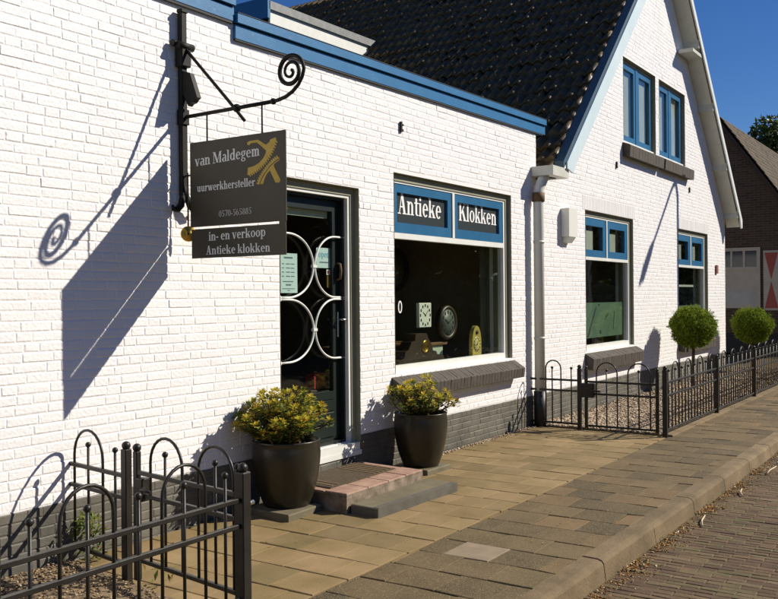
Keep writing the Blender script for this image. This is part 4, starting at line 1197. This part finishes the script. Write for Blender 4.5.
# ------------------------------------------------------------------ iron hoop-top fences
BR = 0.0085
def hoop_path(p0, p1, zb, zt, along):
    """along(t) -> (x, y)"""
    r_ = (p1 - p0) / 2; c = (p0 + p1) / 2
    P = [(*along(p0), zb), (*along(p0), zt - r_)]
    for k in range(1, 12):
        a = math.pi - math.pi * k / 12
        P.append((*along(c + r_ * math.cos(a)), zt - r_ + r_ * math.sin(a)))
    P += [(*along(p1), zt - r_), (*along(p1), zb)]
    return P
def hoop(parent, p0, p1, zb, zt, along, r=BR):
    m = MB(); m.tube(hoop_path(p0, p1, zb, zt, along), r, 8); return m.build('hoop_bar', 'fence', parent)
def ballbar(parent, p, zb, zt, along, r=BR):
    m = MB(); m.tube([(*along(p), zb), (*along(p), zt - 0.02)], r, 8); m.ball((*along(p), zt - 0.017), 0.0175, 6); return m.build('ball_bar', 'fence', parent)
def rail(parent, p0, p1, z, along, w=0.012):
    m = MB(); a, b = along(p0), along(p1)
    d = Vector((b[0] - a[0], b[1] - a[1], 0)); d.normalize(); nx, ny = -d.y, d.x
    sec = [(-w, -w + .003), (-w + .003, -w), (w - .003, -w), (w, -w + .003), (w, w - .003), (w - .003, w), (-w + .003, w), (-w, w - .003)]
    vs = [(q[0] + nx * u, q[1] + ny * u, z + v) for q in (a, b) for u, v in sec]
    m.add(vs, [tuple(range(7, -1, -1)), tuple(range(8, 16))] + [(i, (i + 1) % 8, 8 + (i + 1) % 8, 8 + i) for i in range(8)])
    return m.build('rail', 'fence', parent)
def post(parent, x, y, z0, z1, w=0.029, name='post', ball=0.026):
    m = MB(); m.bbox(x - w, x + w, y - w, y + w, z0, z1, 0.005)
    o = m.build(name, 'fence', parent)
    m = MB(); m.ball((x, y, z1 + ball * 0.75), ball, 8); m.build('ball_finial', 'fence', o)
    return o
def bolts(parent, x, y, zs):
    for z in zs:
        m = MB(); m.lathe([(0.0005, -0.03), (0.012, -0.03), (0.012, 0.03), (0.0005, 0.03)], (x, y, z), 8, axis='x')
        m.build('hinge_bolt', 'steel', parent)

FX = 3.32; FY = -1.69
lf = thing('street_fence', 'dark hoop topped iron fence along the pavement in the left foreground', 'fence', (1.0, FY, 0))
al = lambda p: (p, FY)
post(lf, FX, FY, -0.05, 0.765, 0.030)
for z in (0.628, 0.50, 0.135): rail(lf, -1.6, FX - 0.029, z, al)
p = 3.195
while p > -1.4:
    ballbar(lf, p, 0.135, 0.785, al)
    hoop(lf, p - 0.402, p - 0.134, 0.135, 0.862, al)
    ballbar(lf, p - 0.268, 0.135, 0.785, al)
    p -= 0.536
post(lf, -1.45, FY, -0.05, 0.765, 0.030)
# side fence from the wall to the gate, and the gate itself
al = lambda p: (3.57 - 0.148 * p, -p)
sf = thing('side_fence', 'short iron fence piece from the white wall to the left gate', 'fence', (3.52, -0.35, 0))
post(sf, *al(0.634), -0.05, 0.765, 0.024)
for z in (0.607, 0.480, 0.098): rail(sf, 0.0, 0.612, z, al)
hoop(sf, 0.048, 0.378, 0.098, 0.833, al); ballbar(sf, 0.212, 0.098, 0.762, al); ballbar(sf, 0.515, 0.098, 0.762, al)
gt = thing('gate', 'narrow hoop topped iron gate closing off the left soil bed', 'gate', (3.40, -1.2, 0))
post(gt, *al(0.745), 0.03, 0.765, 0.018, 'gate_stile', 0.025)
post(gt, *al(1.648), 0.03, 0.775, 0.014, 'gate_stile', 0.016)
for z in (0.645, 0.522, 0.150): rail(gt, 0.764, 1.634, z, al)
hoop(gt, 0.880, 1.180, 0.15, 0.864, al); ballbar(gt, 1.022, 0.15, 0.792, al)
hoop(gt, 1.322, 1.618, 0.15, 0.868, al); ballbar(gt, 1.467, 0.15, 0.800, al)
lx0, ly0 = al(0.80)
m = MB(); m.bbox(lx0 - 0.03, lx0 + 0.03, ly0 - 0.03, ly0 + 0.03, 0.49, 0.62, 0.006); m.tube([(lx0, ly0 - 0.02, 0.565), (lx0 - 0.05, ly0 - 0.04, 0.565), (lx0 - 0.055, ly0 - 0.13, 0.56)], 0.009, 8); m.build('latch', 'fence', gt)
bolts(lf, FX + 0.045, FY, (0.60, 0.10))

RX = 10.35
al = lambda p: (RX, -p)
sf = thing('side_fence', 'short iron fence piece beside the grey downpipe', 'fence', (RX, -0.35, 0))
post(sf, RX, -0.64, -0.05, 0.745, 0.023)
for z in (0.597, 0.468, 0.07): rail(sf, 0.0, 0.618, z, al)
hoop(sf, 0.20, 0.40, 0.07, 0.832, al); ballbar(sf, 0.285, 0.07, 0.76, al); ballbar(sf, 0.535, 0.07, 0.76, al)
gt = thing('gate', 'wide hoop topped iron gate closing off the pebble bed', 'gate', (RX, -1.2, 0))
post(gt, RX, -0.725, 0.03, 0.745, 0.018, 'gate_stile', 0.020)
post(gt, RX, -1.585, 0.03, 0.745, 0.018, 'gate_stile', 0.020)
for z in (0.59, 0.445, 0.06): rail(gt, 0.75, 1.56, z, al)
hoop(gt, 0.855, 1.11, 0.06, 0.825, al); ballbar(gt, 0.98, 0.06, 0.75, al)
hoop(gt, 1.24, 1.505, 0.06, 0.825, al); ballbar(gt, 1.37, 0.06, 0.75, al)
m = MB(); m.bbox(RX - 0.045, RX + 0.045, -0.83, -0.66, 0.40, 0.57, 0.008); m.tube([(RX - 0.04, -0.80, 0.49), (RX - 0.08, -0.82, 0.49), (RX - 0.085, -0.93, 0.485)], 0.011, 8); m.build('latch', 'fence', gt)
bolts(gt, RX + 0.01, -1.635, (0.56, 0.10))
rf = thing('street_fence', 'long iron fence running away along the pavement beside the gabled house', 'fence', (10.4, EDGE, 0))
al = lambda p: (p, EDGE + 0.01)
fence_posts = [10.30, 12.62, 14.94, 17.26, 19.58, 21.9, 24.2]
for x in fence_posts: post(rf, x, EDGE + 0.01, -0.03, 0.77, 0.026)
for a, b in zip(fence_posts[:-1], fence_posts[1:]):
    for z in (0.62, 0.47, 0.075): rail(rf, a + 0.025, b - 0.025, z, al)
    n = 4
    un = (b - a) / 17.0
    for k in range(4):
        s_ = a + un * (1 + 4 * k)
        ballbar(rf, s_, 0.075, 0.77, al); hoop(rf, s_ + un, s_ + 3 * un, 0.075, 0.84, al); ballbar(rf, s_ + 2 * un, 0.075, 0.77, al)

# ------------------------------------------------------------------ doorstep things
m = MB()
st = thing('doorstep', 'worn pink painted brick step in front of the shop door', 'step', (6.0, -0.45, 0))
def quadprism(mb, pts, z0, z1, c=0.012, mi=0, side=None):
    n = len(pts)
    cx = sum(p[0] for p in pts) / n; cy = sum(p[1] for p in pts) / n
    ins = [(p[0] + (cx - p[0]) * c / math.dist(p, (cx, cy)), p[1] + (cy - p[1]) * c / math.dist(p, (cx, cy))) for p in pts]
    vs = [(*p, z0) for p in pts] + [(*p, z1 - c * .7) for p in pts] + [(*p, z1) for p in ins]
    mb.add(vs, [tuple(range(2 * n, 3 * n))] + [(n + i, n + (i + 1) % n, 2 * n + (i + 1) % n, 2 * n + i) for i in range(n)], mi=mi)
    mb.add(vs, [(i, (i + 1) % n, n + (i + 1) % n, n + i) for i in range(n)], mi=mi if side is None else side)
SZ = 0.148
quadprism(m, [(5.52, -0.03), (5.44, -0.76), (6.56, -0.74), (6.62, -0.03)][::1], -0.01, SZ - 0.02, 0.01, 1, 1)
for a, b in ((0, 0.26), (0.26, 0.52), (0.52, 0.76), (0.76, 1.0)):
    f0 = lambda t: (5.44 + 1.12 * t, -0.76 + 0.02 * t)
    p, q = f0(a + .002), f0(b - .002)
    quadprism(m, [(p[0], p[1]), (q[0], q[1]), (q[0] + 0.015, q[1] + 0.225), (p[0] + 0.015, p[1] + 0.225)], SZ - 0.022, SZ + random.uniform(-.003, .003), 0.010, 0, 1)
quadprism(m, [(5.46, -0.53), (5.53, -0.53), (5.58, -0.04), (5.51, -0.04)], SZ - 0.022, SZ - 0.002, 0.008, 0, 0)
quadprism(m, [(6.50, -0.51), (6.57, -0.51), (6.61, -0.04), (6.54, -0.04)], SZ - 0.022, SZ - 0.002, 0.008, 0, 0)
m.build('step_bricks', ['step_pink', 'step_side'], st)
dm = thing('doormat', 'brown coir doormat let into the pink doorstep', 'doormat', (6.0, -0.3, SZ))
m = MB(); quadprism(m, [(5.545, -0.525), (6.485, -0.51), (6.53, -0.05), (5.60, -0.05)], SZ - 0.02, SZ + 0.006, 0.01); m.build('mat_pile', 'mat', dm)
m = MB()
for k in range(5):
    x = 6.18 + k * 0.062
    m.prism([(x, -0.50), (x + 0.014, -0.50), (x + 0.055, -0.08), (x + 0.041, -0.08)], lambda p, q, d: (p, q, d), SZ + 0.0, SZ + 0.010)
for k in range(2):
    x = 5.60 + k * 0.075
    m.prism([(x, -0.50), (x + 0.014, -0.50), (x + 0.055, -0.08), (x + 0.041, -0.08)], lambda p, q, d: (p, q, d), SZ + 0.0, SZ + 0.010)
m.build('straw_band', 'mat_stripe', dm)
sl = thing('stone_slab', 'blue grey stone slab lying on the paving before the pink doorstep', 'slab', (6.0, -0.9, 0))
m = MB(); quadprism(m, [(5.475, -0.775), (5.455, -1.035), (6.565, -1.075), (6.60, -0.765)], -0.002, 0.072, 0.008, 0, 1)
m.build('slab_stone', ['slate', 'slate_edge'], sl)
m = MB(); quadprism(m, [(5.46, -1.036), (6.57, -1.076), (6.575, -1.02), (5.465, -0.98)], 0.0, 0.0745, 0.007, 0, 0); m.build('front_border', 'slate_edge', sl)
tag(pale.build('paving_slab', 'pale_slab'), 'single pale smooth slab among the dark pavement slabs', 'slab')
m = MB(); quadprism(m, [(5.02, -0.545), (5.43, -0.53), (5.43, -0.10), (5.04, -0.10)], -0.002, 0.05, 0.012)
tag(m.build('paver', 'slate'), 'mossy paver under the left pot', 'slab')
m = MB(); quadprism(m, [(7.00, -0.52), (7.40, -0.53), (7.42, -0.10), (7.02, -0.10)], -0.002, 0.045, 0.012)
tag(m.build('paver', 'slate'), 'flat paver under the right pot beside the doorstep', 'slab')

# ------------------------------------------------------------------ leaves
def leaf(mb, c, d, up, ln, wd, bend=0.15):
    d = d.normalized(); s_ = d.cross(up)
    if s_.length < 1e-4: s_ = d.cross(Vector((1, 0, 0)))
    s_.normalize(); n_ = s_.cross(d)
    a = c; b = c + d * ln * .5 + s_ * wd * .5 + n_ * wd * bend; e = c + d * ln * .5 - s_ * wd * .5 + n_ * wd * bend
    t = c + d * ln - n_ * ln * bend * .6; mm = c + d * ln * .5
    mb.add([tuple(a), tuple(b), tuple(t), tuple(e), tuple(mm)], [(0, 1, 4), (1, 2, 4), (0, 4, 3), (4, 2, 3)])
def rv(rnd=random):
    while True:
        v = Vector((rnd.uniform(-1, 1), rnd.uniform(-1, 1), rnd.uniform(-1, 1)))
        if 0.05 < v.length < 1: return v.normalized()

def potted_shrub(cx, cy, z0, rad, height, nst, label, seed, lean=0.0):
    rnd = random.Random(seed)
    t = thing('potted_shrub', label, 'shrub', (cx, cy, z0))
    st_, lf_, gd = MB(), MB(), MB()
    for k in range(nst):
        a = rnd.uniform(0, 2 * math.pi)
        rr = math.sqrt(rnd.random())
        top = Vector((cx + rad * rr * math.cos(a) + lean * rr, cy + rad * rr * math.sin(a), z0 + height * (1.0 - 0.50 * rr * rr) * rnd.uniform(0.55, 1.0) * (1.22 if rnd.random() < 0.07 else 1.0)))
        base = Vector((cx + rad * 0.35 * rr * math.cos(a), cy + rad * 0.35 * rr * math.sin(a), z0 - 0.02))
        mid_ = (base + top) / 2 + Vector((rnd.uniform(-.03, .03), rnd.uniform(-.03, .03), 0.02))
        st_.tube([base, mid_, top], [0.006, 0.005, 0.003], 5)
        for j in range(24):
            f_ = rnd.uniform(0.25, 1.0)
            p = base + (mid_ - base) * (f_ * 2) if f_ < .5 else mid_ + (top - mid_) * (f_ * 2 - 1)
            d = rv(rnd); d.z = abs(d.z) * 0.4 - 0.15
            leaf(lf_, p + rv(rnd) * 0.014, d, Vector((0, 0, 1)), rnd.uniform(0.040, 0.065), rnd.uniform(0.020, 0.032))
        golden = rnd.random() < 0.80
        for j in range(15):
            an = j * 2.4; el = rnd.uniform(-0.1, 1.4)
            d = Vector((math.cos(an) * math.cos(el), math.sin(an) * math.cos(el), math.sin(el)))
            leaf(gd if golden else lf_, top + d * 0.012, d, Vector((0, 0, 1)), rnd.uniform(0.028, 0.046), rnd.uniform(0.018, 0.028))
        if golden and rnd.random() < 0.8:
            for j in range(9):
                d = rv(rnd); leaf(gd, top + Vector((0, 0, -0.03)) + d * 0.018, Vector((d.x, d.y, 0.25)), Vector((0, 0, 1)), rnd.uniform(0.03, 0.048), 0.024)
    st_.build('stems', 'stem', t); lf_.build('green_foliage', 'leaf', t); gd.build('golden_shoots', 'gold_leaf', t)
    return t
def pot(cx, cy, z0, rt, rb, h, label):
    t = thing('plant_pot', label, 'pot', (cx, cy, z0))
    m = MB()
    pr = [(0.001, 0.0), (rb * .96, 0.0), (rb, 0.012)]
    for k in range(1, 13):
        f_ = k / 12.0
        pr.append((rb + (rt + 0.006 - rb) * (1 - (1 - f_) ** 2.3) - 0.010 * max(0.0, f_ - 0.82) / 0.18, 0.012 + (h - 0.03) * f_))
    pr += [(rt + 0.004, h - 0.006), (rt - 0.004, h), (rt - 0.02, h - 0.002), (rt - 0.026, h - 0.05)]
    m.lathe([(r_, q) for r_, q in pr], (cx, cy, z0), 48)
    m.build('pot_body', 'pot', t)
    m = MB(); m.lathe([(0.001, 0.01), (rt - 0.02, 0.0)], (cx, cy, z0 + h - 0.05), 32); m.build('soil', 'soil', t)
    return t
pot(5.29, -0.30, 0.051, 0.258, 0.180, 0.50, 'left dark glazed pot on a mossy paver beside the pink step')
potted_shrub(5.24, -0.31, 0.52, 0.37, 0.43, 105, 'rounded golden shrub in the left pot beside the shop door', 21)
pot(7.21, -0.32, 0.046, 0.250, 0.170, 0.50, 'right dark glazed pot below the shop window')
potted_shrub(7.19, -0.32, 0.51, 0.36, 0.38, 52, 'sparser golden shrub in the right pot below the shop window', 22)

def topiary(cx, cy, zc, r_, label, seed, n=13000):
    rnd = random.Random(seed)
    t = thing('topiary_tree', label, 'tree', (cx, cy, 0), 'clipped box balls behind the right fence')
    m = MB(); m.tube([(cx, cy, -0.02), (cx + .01, cy, zc * .4), (cx, cy, zc)], [0.032, 0.028, 0.025], 10); m.build('trunk', 'bark', t)
    m = MB()
    for k in range(n):
        d = rv(rnd)
        lump = 1 + 0.16 * mnoise.noise(d * 1.9 + Vector((seed, 0, 0))) + 0.09 * mnoise.noise(d * 7) + (rnd.uniform(0, 0.09) if rnd.random() < 0.15 else 0)
        dep = 1 - 0.30 * rnd.random() ** 2.2
        p = Vector((cx, cy, zc)) + Vector((d.x, d.y, d.z * 0.92)) * r_ * lump * dep
        ld = (d * 0.6 + rv(rnd) * 0.9).normalized()
        leaf(m, p, ld, d if rnd.random() < 0.6 else rv(rnd), rnd.uniform(0.03, 0.06), rnd.uniform(0.014, 0.022))
    for k in range(110):
        d = rv(rnd); d.z = abs(d.z)
        p = Vector((cx, cy, zc)) + Vector((d.x, d.y, d.z * .92)) * r_ * 1.0
        for q in range(4): leaf(m, p + d * 0.02 * q, d + rv(rnd) * .5, rv(rnd), 0.04, 0.014)
    m.build('crown', 'box_leaf', t)
    return t
topiary(15.66, -0.56, 1.07, 0.350, 'clipped green box ball tree in front of the white gabled wall', 31)
topiary(19.85, -0.64, 0.96, 0.375, 'clipped green box ball tree in front of the dark neighbouring house', 32)

def weed(x, y, n, h, label, seed):
    rnd = random.Random(seed)
    m = MB()
    for k in range(n):
        d = rv(rnd); d.z = abs(d.z) * 1.2
        leaf(m, Vector((x, y, 0.01)) + Vector((rnd.uniform(-.08, .08), rnd.uniform(-.08, .08), rnd.uniform(0, h))), d, Vector((0, 0, 1)), rnd.uniform(0.04, 0.08), rnd.uniform(0.015, 0.03))
    tag(m.build('weed', 'leaf'), label, 'weed')
weed(3.62, -0.12, 170, 0.26, 'leafy weed growing by the wall behind the left gate', 41)
weed(3.52, -0.85, 16, 0.10, 'small weed at the foot of the left gate', 42)

# ------------------------------------------------------------------ litter along the kerb
m = MB()
rnd = random.Random(9)
for k in range(1300):
    x = 4.6 + rnd.random() * 8.5
    y = KF - 0.03 - abs(rnd.gauss(0, 0.09))
    if mnoise.noise(Vector((x * 2.2, 0, 3))) < 0.08 and rnd.random() < 0.85: continue
    a = rnd.uniform(0, 6.28)
    leaf(m, Vector((x, y, RZ + 0.006 + rnd.random() * .012)), Vector((math.cos(a), math.sin(a), rnd.uniform(-.1, .45))), Vector((0, 0, 1)), rnd.uniform(0.016, 0.045), rnd.uniform(0.010, 0.024), 0.3)
tag(m.build('leaf_litter', 'litter'), 'orange and brown dead leaves gathered along the kerb foot', 'leaves', kind='stuff')
def samp_g():
    x = 4.2 + random.random() ** 1.2 * 12
    if mnoise.noise(Vector((x * 1.7, 4, 3))) < -0.05: x += 0.35 * random.random()
    return (x, KF - 0.025 - abs(random.gauss(0, 0.035 + 0.07 * max(0, mnoise.noise(Vector((x * 2.1, 1, 3))) + .3))), RZ + 0.002)
g = MB(); pebbles(g, 2400, samp_g, 0.003, 0.010, 0.5)
tag(g.build('gutter_dirt', 'litter'), 'orange brown crumbs of dirt and seed husks along the gutter', 'dirt', kind='stuff')
m = MB()
for k in range(60):
    x, y = rnd.uniform(3.5, 14), rnd.uniform(-2.6, -0.2)
    if x > 10.3 and y > -1.75: continue
    a = rnd.uniform(0, 6.28)
    leaf(m, Vector((x, y, 0.004)), Vector((math.cos(a), math.sin(a), rnd.uniform(0, .3))), Vector((0, 0, 1)), rnd.uniform(0.012, 0.028), rnd.uniform(0.008, 0.016), 0.3)
for k in range(160):
    x, y = rnd.uniform(1.0, 3.3), rnd.uniform(-1.6, -0.05)
    a = rnd.uniform(0, 6.28)
    leaf(m, Vector((x, y, 0.03)), Vector((math.cos(a), math.sin(a), rnd.uniform(0, .5))), Vector((0, 0, 1)), rnd.uniform(0.02, 0.05), rnd.uniform(0.012, 0.028), 0.3)
tag(m.build('scattered_leaves', 'litter'), 'dead leaf scraps scattered over the paving and the soil bed', 'leaves', kind='stuff')
for (x0, y0, x1, y1, lab) in ((6.93, -2.98, 7.20, -2.93, 'pale twig lying nearest in the kerb gutter'), (8.15, -3.0, 8.36, -2.95, 'pale bent twig further along the kerb gutter'), (9.25, -2.98, 9.62, -3.0, 'thick bleached stick farthest along the kerb gutter')):
    m = MB(); m.tube([(x0, y0, RZ + 0.012), ((x0 + x1) / 2, (y0 + y1) / 2 + 0.015, RZ + 0.02), (x1, y1, RZ + 0.03)], [0.006, 0.007, 0.004], 6)
    tag(m.build('twig', 'twig'), lab, 'twig')

# ------------------------------------------------------------------ neighbouring house, trees, street lamp
nb = thing('neighbouring_house', 'dark old brick house with a weathered tiled roof beyond the gabled house', 'house', (26, 0, 0))
NX, RY, RZt = 26.0, 1.42, 6.53
sl_ = 1.446
m = MB()
ez = 2.6
ey0 = RY - (RZt - ez) / sl_; ey1 = RY + (RZt - ez) / sl_
m.prism([(ey0 + .12, 0), (ey1 - .12, 0), (ey1 - .12, ez), (RY, RZt - 0.17), (ey0 + .12, ez)], lambda p, q, d: (d, p, q), NX, NX + 12)
m.build('wall', 'old_brick', nb)
m = MB()
nrow = 26
for side, ye in ((-1, ey0), (1, ey1)):
    for k in range(nrow):
        f0, f1 = k / nrow, (k + 1) / nrow
        ya, yb = ye + (RY - ye) * f0, ye + (RY - ye) * f1
        za, zb = ez + (RZt - ez) * f0, ez + (RZt - ez) * f1
        nseg = 40
        for j in range(nseg):
            xa = NX - 0.10 + j * 12.2 / nseg; xb = xa + 12.2 / nseg - 0.01
            h = random.uniform(0.03, 0.06)
            m.add([(xa, ya, za - 0.03), (xb, ya, za - 0.03), (xb, yb, zb), (xa, yb, zb), (xa, ya, za + h), (xb, ya, za + h), (xb, yb, zb + 0.02), (xa, yb, zb + 0.02)],
                  [(4, 5, 6, 7), (0, 1, 5, 4), (1, 2, 6, 5), (2, 3, 7, 6), (3, 0, 4, 7)])
m.build('roof', 'old_tile', nb)
nw = MB()
wy0, wy1, wz0, wz1 = 0.42, 1.92, 1.24, 2.90
xw = NX - 0.03
def side(d0): return lambda p, q, d: (d0 - d, p, q)
def srect(mb, y0, y1, z0, z1, x, t): mb.box(x - t, x, y0, y1, z0, z1)
srect(nw, wy0, wy0 + .09, wz0, wz1, NX, .06); srect(nw, wy1 - .09, wy1, wz0, wz1, NX, .06)
srect(nw, wy0 + .09, wy1 - .09, wz1 - .09, wz1, NX, .058); srect(nw, wy0 + .09, wy1 - .09, wz0, wz0 + .10, NX, .058)
srect(nw, wy0 + .09, wy1 - .09, 2.28, 2.37, NX, .062)
for k in range(1, 4): srect(nw, wy0 + .09 + k * .33 - .03, wy0 + .09 + k * .33 + .03, 2.37, wz1 - .09, NX, .05)
nwin = nw.build('window', 'old_white', nb)
m = MB(); m.box(NX - 0.028, NX - 0.02, wy0 + .08, wy1 - .08, 2.36, wz1 - .08); m.build('transom_pane', 'dark_glass', nwin)
m = MB(); m.box(NX - 0.030, NX - 0.012, wy0 + .085, wy1 - .085, wz0 + .09, 2.29); m.build('blind', 'old_white', nwin)
m = MB(); m.box(NX - 0.045, NX - 0.03, wy0 + .085, wy1 - .085, wz0 + .09, 1.72); m.build('lower_net', 'net', nwin)
sh = MB(); sh.box(NX - 0.05, NX - 0.004, -0.06, 0.34, 1.18, 2.80); s1 = sh.build('shutter', 'old_white', nb)
m = MB()
zc = (1.18 + 2.80) / 2
m.prism([(-0.03, 2.74), (0.31, 2.74), (0.14, zc + 0.02)], side(NX - 0.05), 0.0, 0.004)
m.prism([(-0.03, 1.24), (0.31, 1.24), (0.14, zc - 0.02)], side(NX - 0.05), 0.0, 0.004)
m.build('hourglass_panel', 'shutter_red', s1)
m = MB(); m.box(NX - 0.04, NX - 0.003, -1.2, 4.0, 0.0, 0.55); m.build('plinth', 'shadow_gap', nb)
m = MB(); m.prism([(ey0 - 0.05, ez - 0.12), (RY, RZt - 0.10), (RY, RZt - 0.26), (ey0 + 0.06, ez - 0.2)], lambda p, q, d: (d, p, q), NX - 0.11, NX - 0.07); m.build('bargeboard', 'dark_wood', nb)

def tree(cx, cy, h, cr, label, seed, nleaf=5000, group=None, squash=0.85, ls=0.16, trunk=True):
    rnd = random.Random(seed)
    t = thing('leafy_tree', label, 'tree', (cx, cy, -0.16), group)
    m = MB()
    m.tube([(cx, cy, -0.2), (cx + .1, cy, h * .3), (cx, cy + .1, h * .6), (cx + .1, cy, h * .85)], [0.28, 0.22, 0.14, 0.04], 9)
    clumps = []
    for k in range(34):
        d = rv(rnd); d.z = d.z * squash
        c = Vector((cx, cy, h - cr * squash)) + d * cr * rnd.uniform(0.35, 0.95)
        clumps.append((c, cr * rnd.uniform(0.22, 0.40)))
        m.tube([(cx, cy, h * rnd.uniform(.35, .6)), tuple((Vector((cx, cy, h * .6)) + c) / 2), tuple(c)], [0.07, 0.04, 0.015], 5)
    m.build('trunk', 'bark', t)
    m = MB()
    for k in range(nleaf):
        c, r_ = rnd.choice(clumps)
        p = c + rv(rnd) * r_ * rnd.random() ** 0.4
        leaf(m, p, rv(rnd), rv(rnd), ls * rnd.uniform(.7, 1.3), ls * .55)
    m.build('crown', 'tree_leaf', t)
    return t
tree(42.0, 2.2, 8.75, 2.7, 'dark leafy tree behind the weathered roof of the neighbouring house', 51, 26000, ls=0.26)
GRP = 'unseen trees across the road, shaped to darken reflections'
t0 = tree(10.0, -15.0, 7.6, 3.7, 'unseen broad tree across the road, raised to darken the window reflections', 61, 5200, GRP, 0.85, 0.42)  # out of view; tall crowns darken the panes and cut sky light
for i, (x, y) in enumerate(((15.5, -14.6), (21.5, -15.2), (28.0, -14.8), (35.0, -15.0), (43.0, -14.6), (52.0, -15.0), (62.0, -14.8), (73.0, -15.0), (85.0, -14.8))):  # row carried on to keep bright horizon out of the far panes
    copy_thing(t0, (x, y, -0.16))

hg = thing('added_hedge', 'unseen hedge added across the road to close bright gaps in reflections', 'added_hedge', (45, -12.4, -0.16))  # out of view; added below the crowns to darken the glass
m = MB(); m.bbox(4.0, 95.0, -12.8, -12.0, -0.16, 2.25, 0.1); m.build('added_hedge_core', 'tree_leaf', hg)
m = MB(); rnd = random.Random(77)
for k in range(9000):
    x = 4.0 + 91 * rnd.random() ** 1.3
    if rnd.random() < 0.7: p = Vector((x, -11.97 + rnd.uniform(-.03, .08), rnd.uniform(-0.1, 2.3)))
    else: p = Vector((x, rnd.uniform(-12.8, -11.9), 2.25 + rnd.uniform(-.02, .14)))
    leaf(m, p, rv(rnd), rv(rnd), 0.20, 0.11)
m.build('added_hedge_leaves', 'tree_leaf', hg)

lamp = thing('street_lamp', 'tall grey street lamp with a curved arm at the kerb', 'street lamp', (19.25, -2.5, -0.1))
m = MB()
lx_, ly_, lz_ = 19.25, -2.50, 6.05
arm = [(lx_, ly_, -0.15), (lx_, ly_, 1.2), (lx_, ly_, lz_)]
arm += [(lx_ - 0.02, ly_ - 0.06, lz_ + 0.28), (lx_ - 0.03, ly_ - 0.20, lz_ + 0.42), (lx_ - 0.03, ly_ - 0.40, lz_ + 0.47), (lx_ - 0.03, ly_ - 1.5, lz_ + 0.60)]
m.tube(arm, [0.07, 0.06, 0.045, 0.042, 0.04, 0.038, 0.035], 12)
m.build('column', 'lamp_grey', lamp)
m = MB()
m.tube([(lx_ - 0.03, ly_ - 1.45, lz_ + 0.60), (lx_ - 0.03, ly_ - 1.6, lz_ + 0.62), (lx_ - 0.03, ly_ - 1.95, lz_ + 0.655), (lx_ - 0.03, ly_ - 2.2, lz_ + 0.67)], [0.05, 0.085, 0.09, 0.04], 12)
m.build('lantern', 'lamp_grey', lamp)
m = MB(); m.box(lx_ - 0.08, lx_ + 0.02, ly_ - 2.05, ly_ - 1.65, lz_ + 0.545, lz_ + 0.575); m.build('lens', 'lens', lamp)
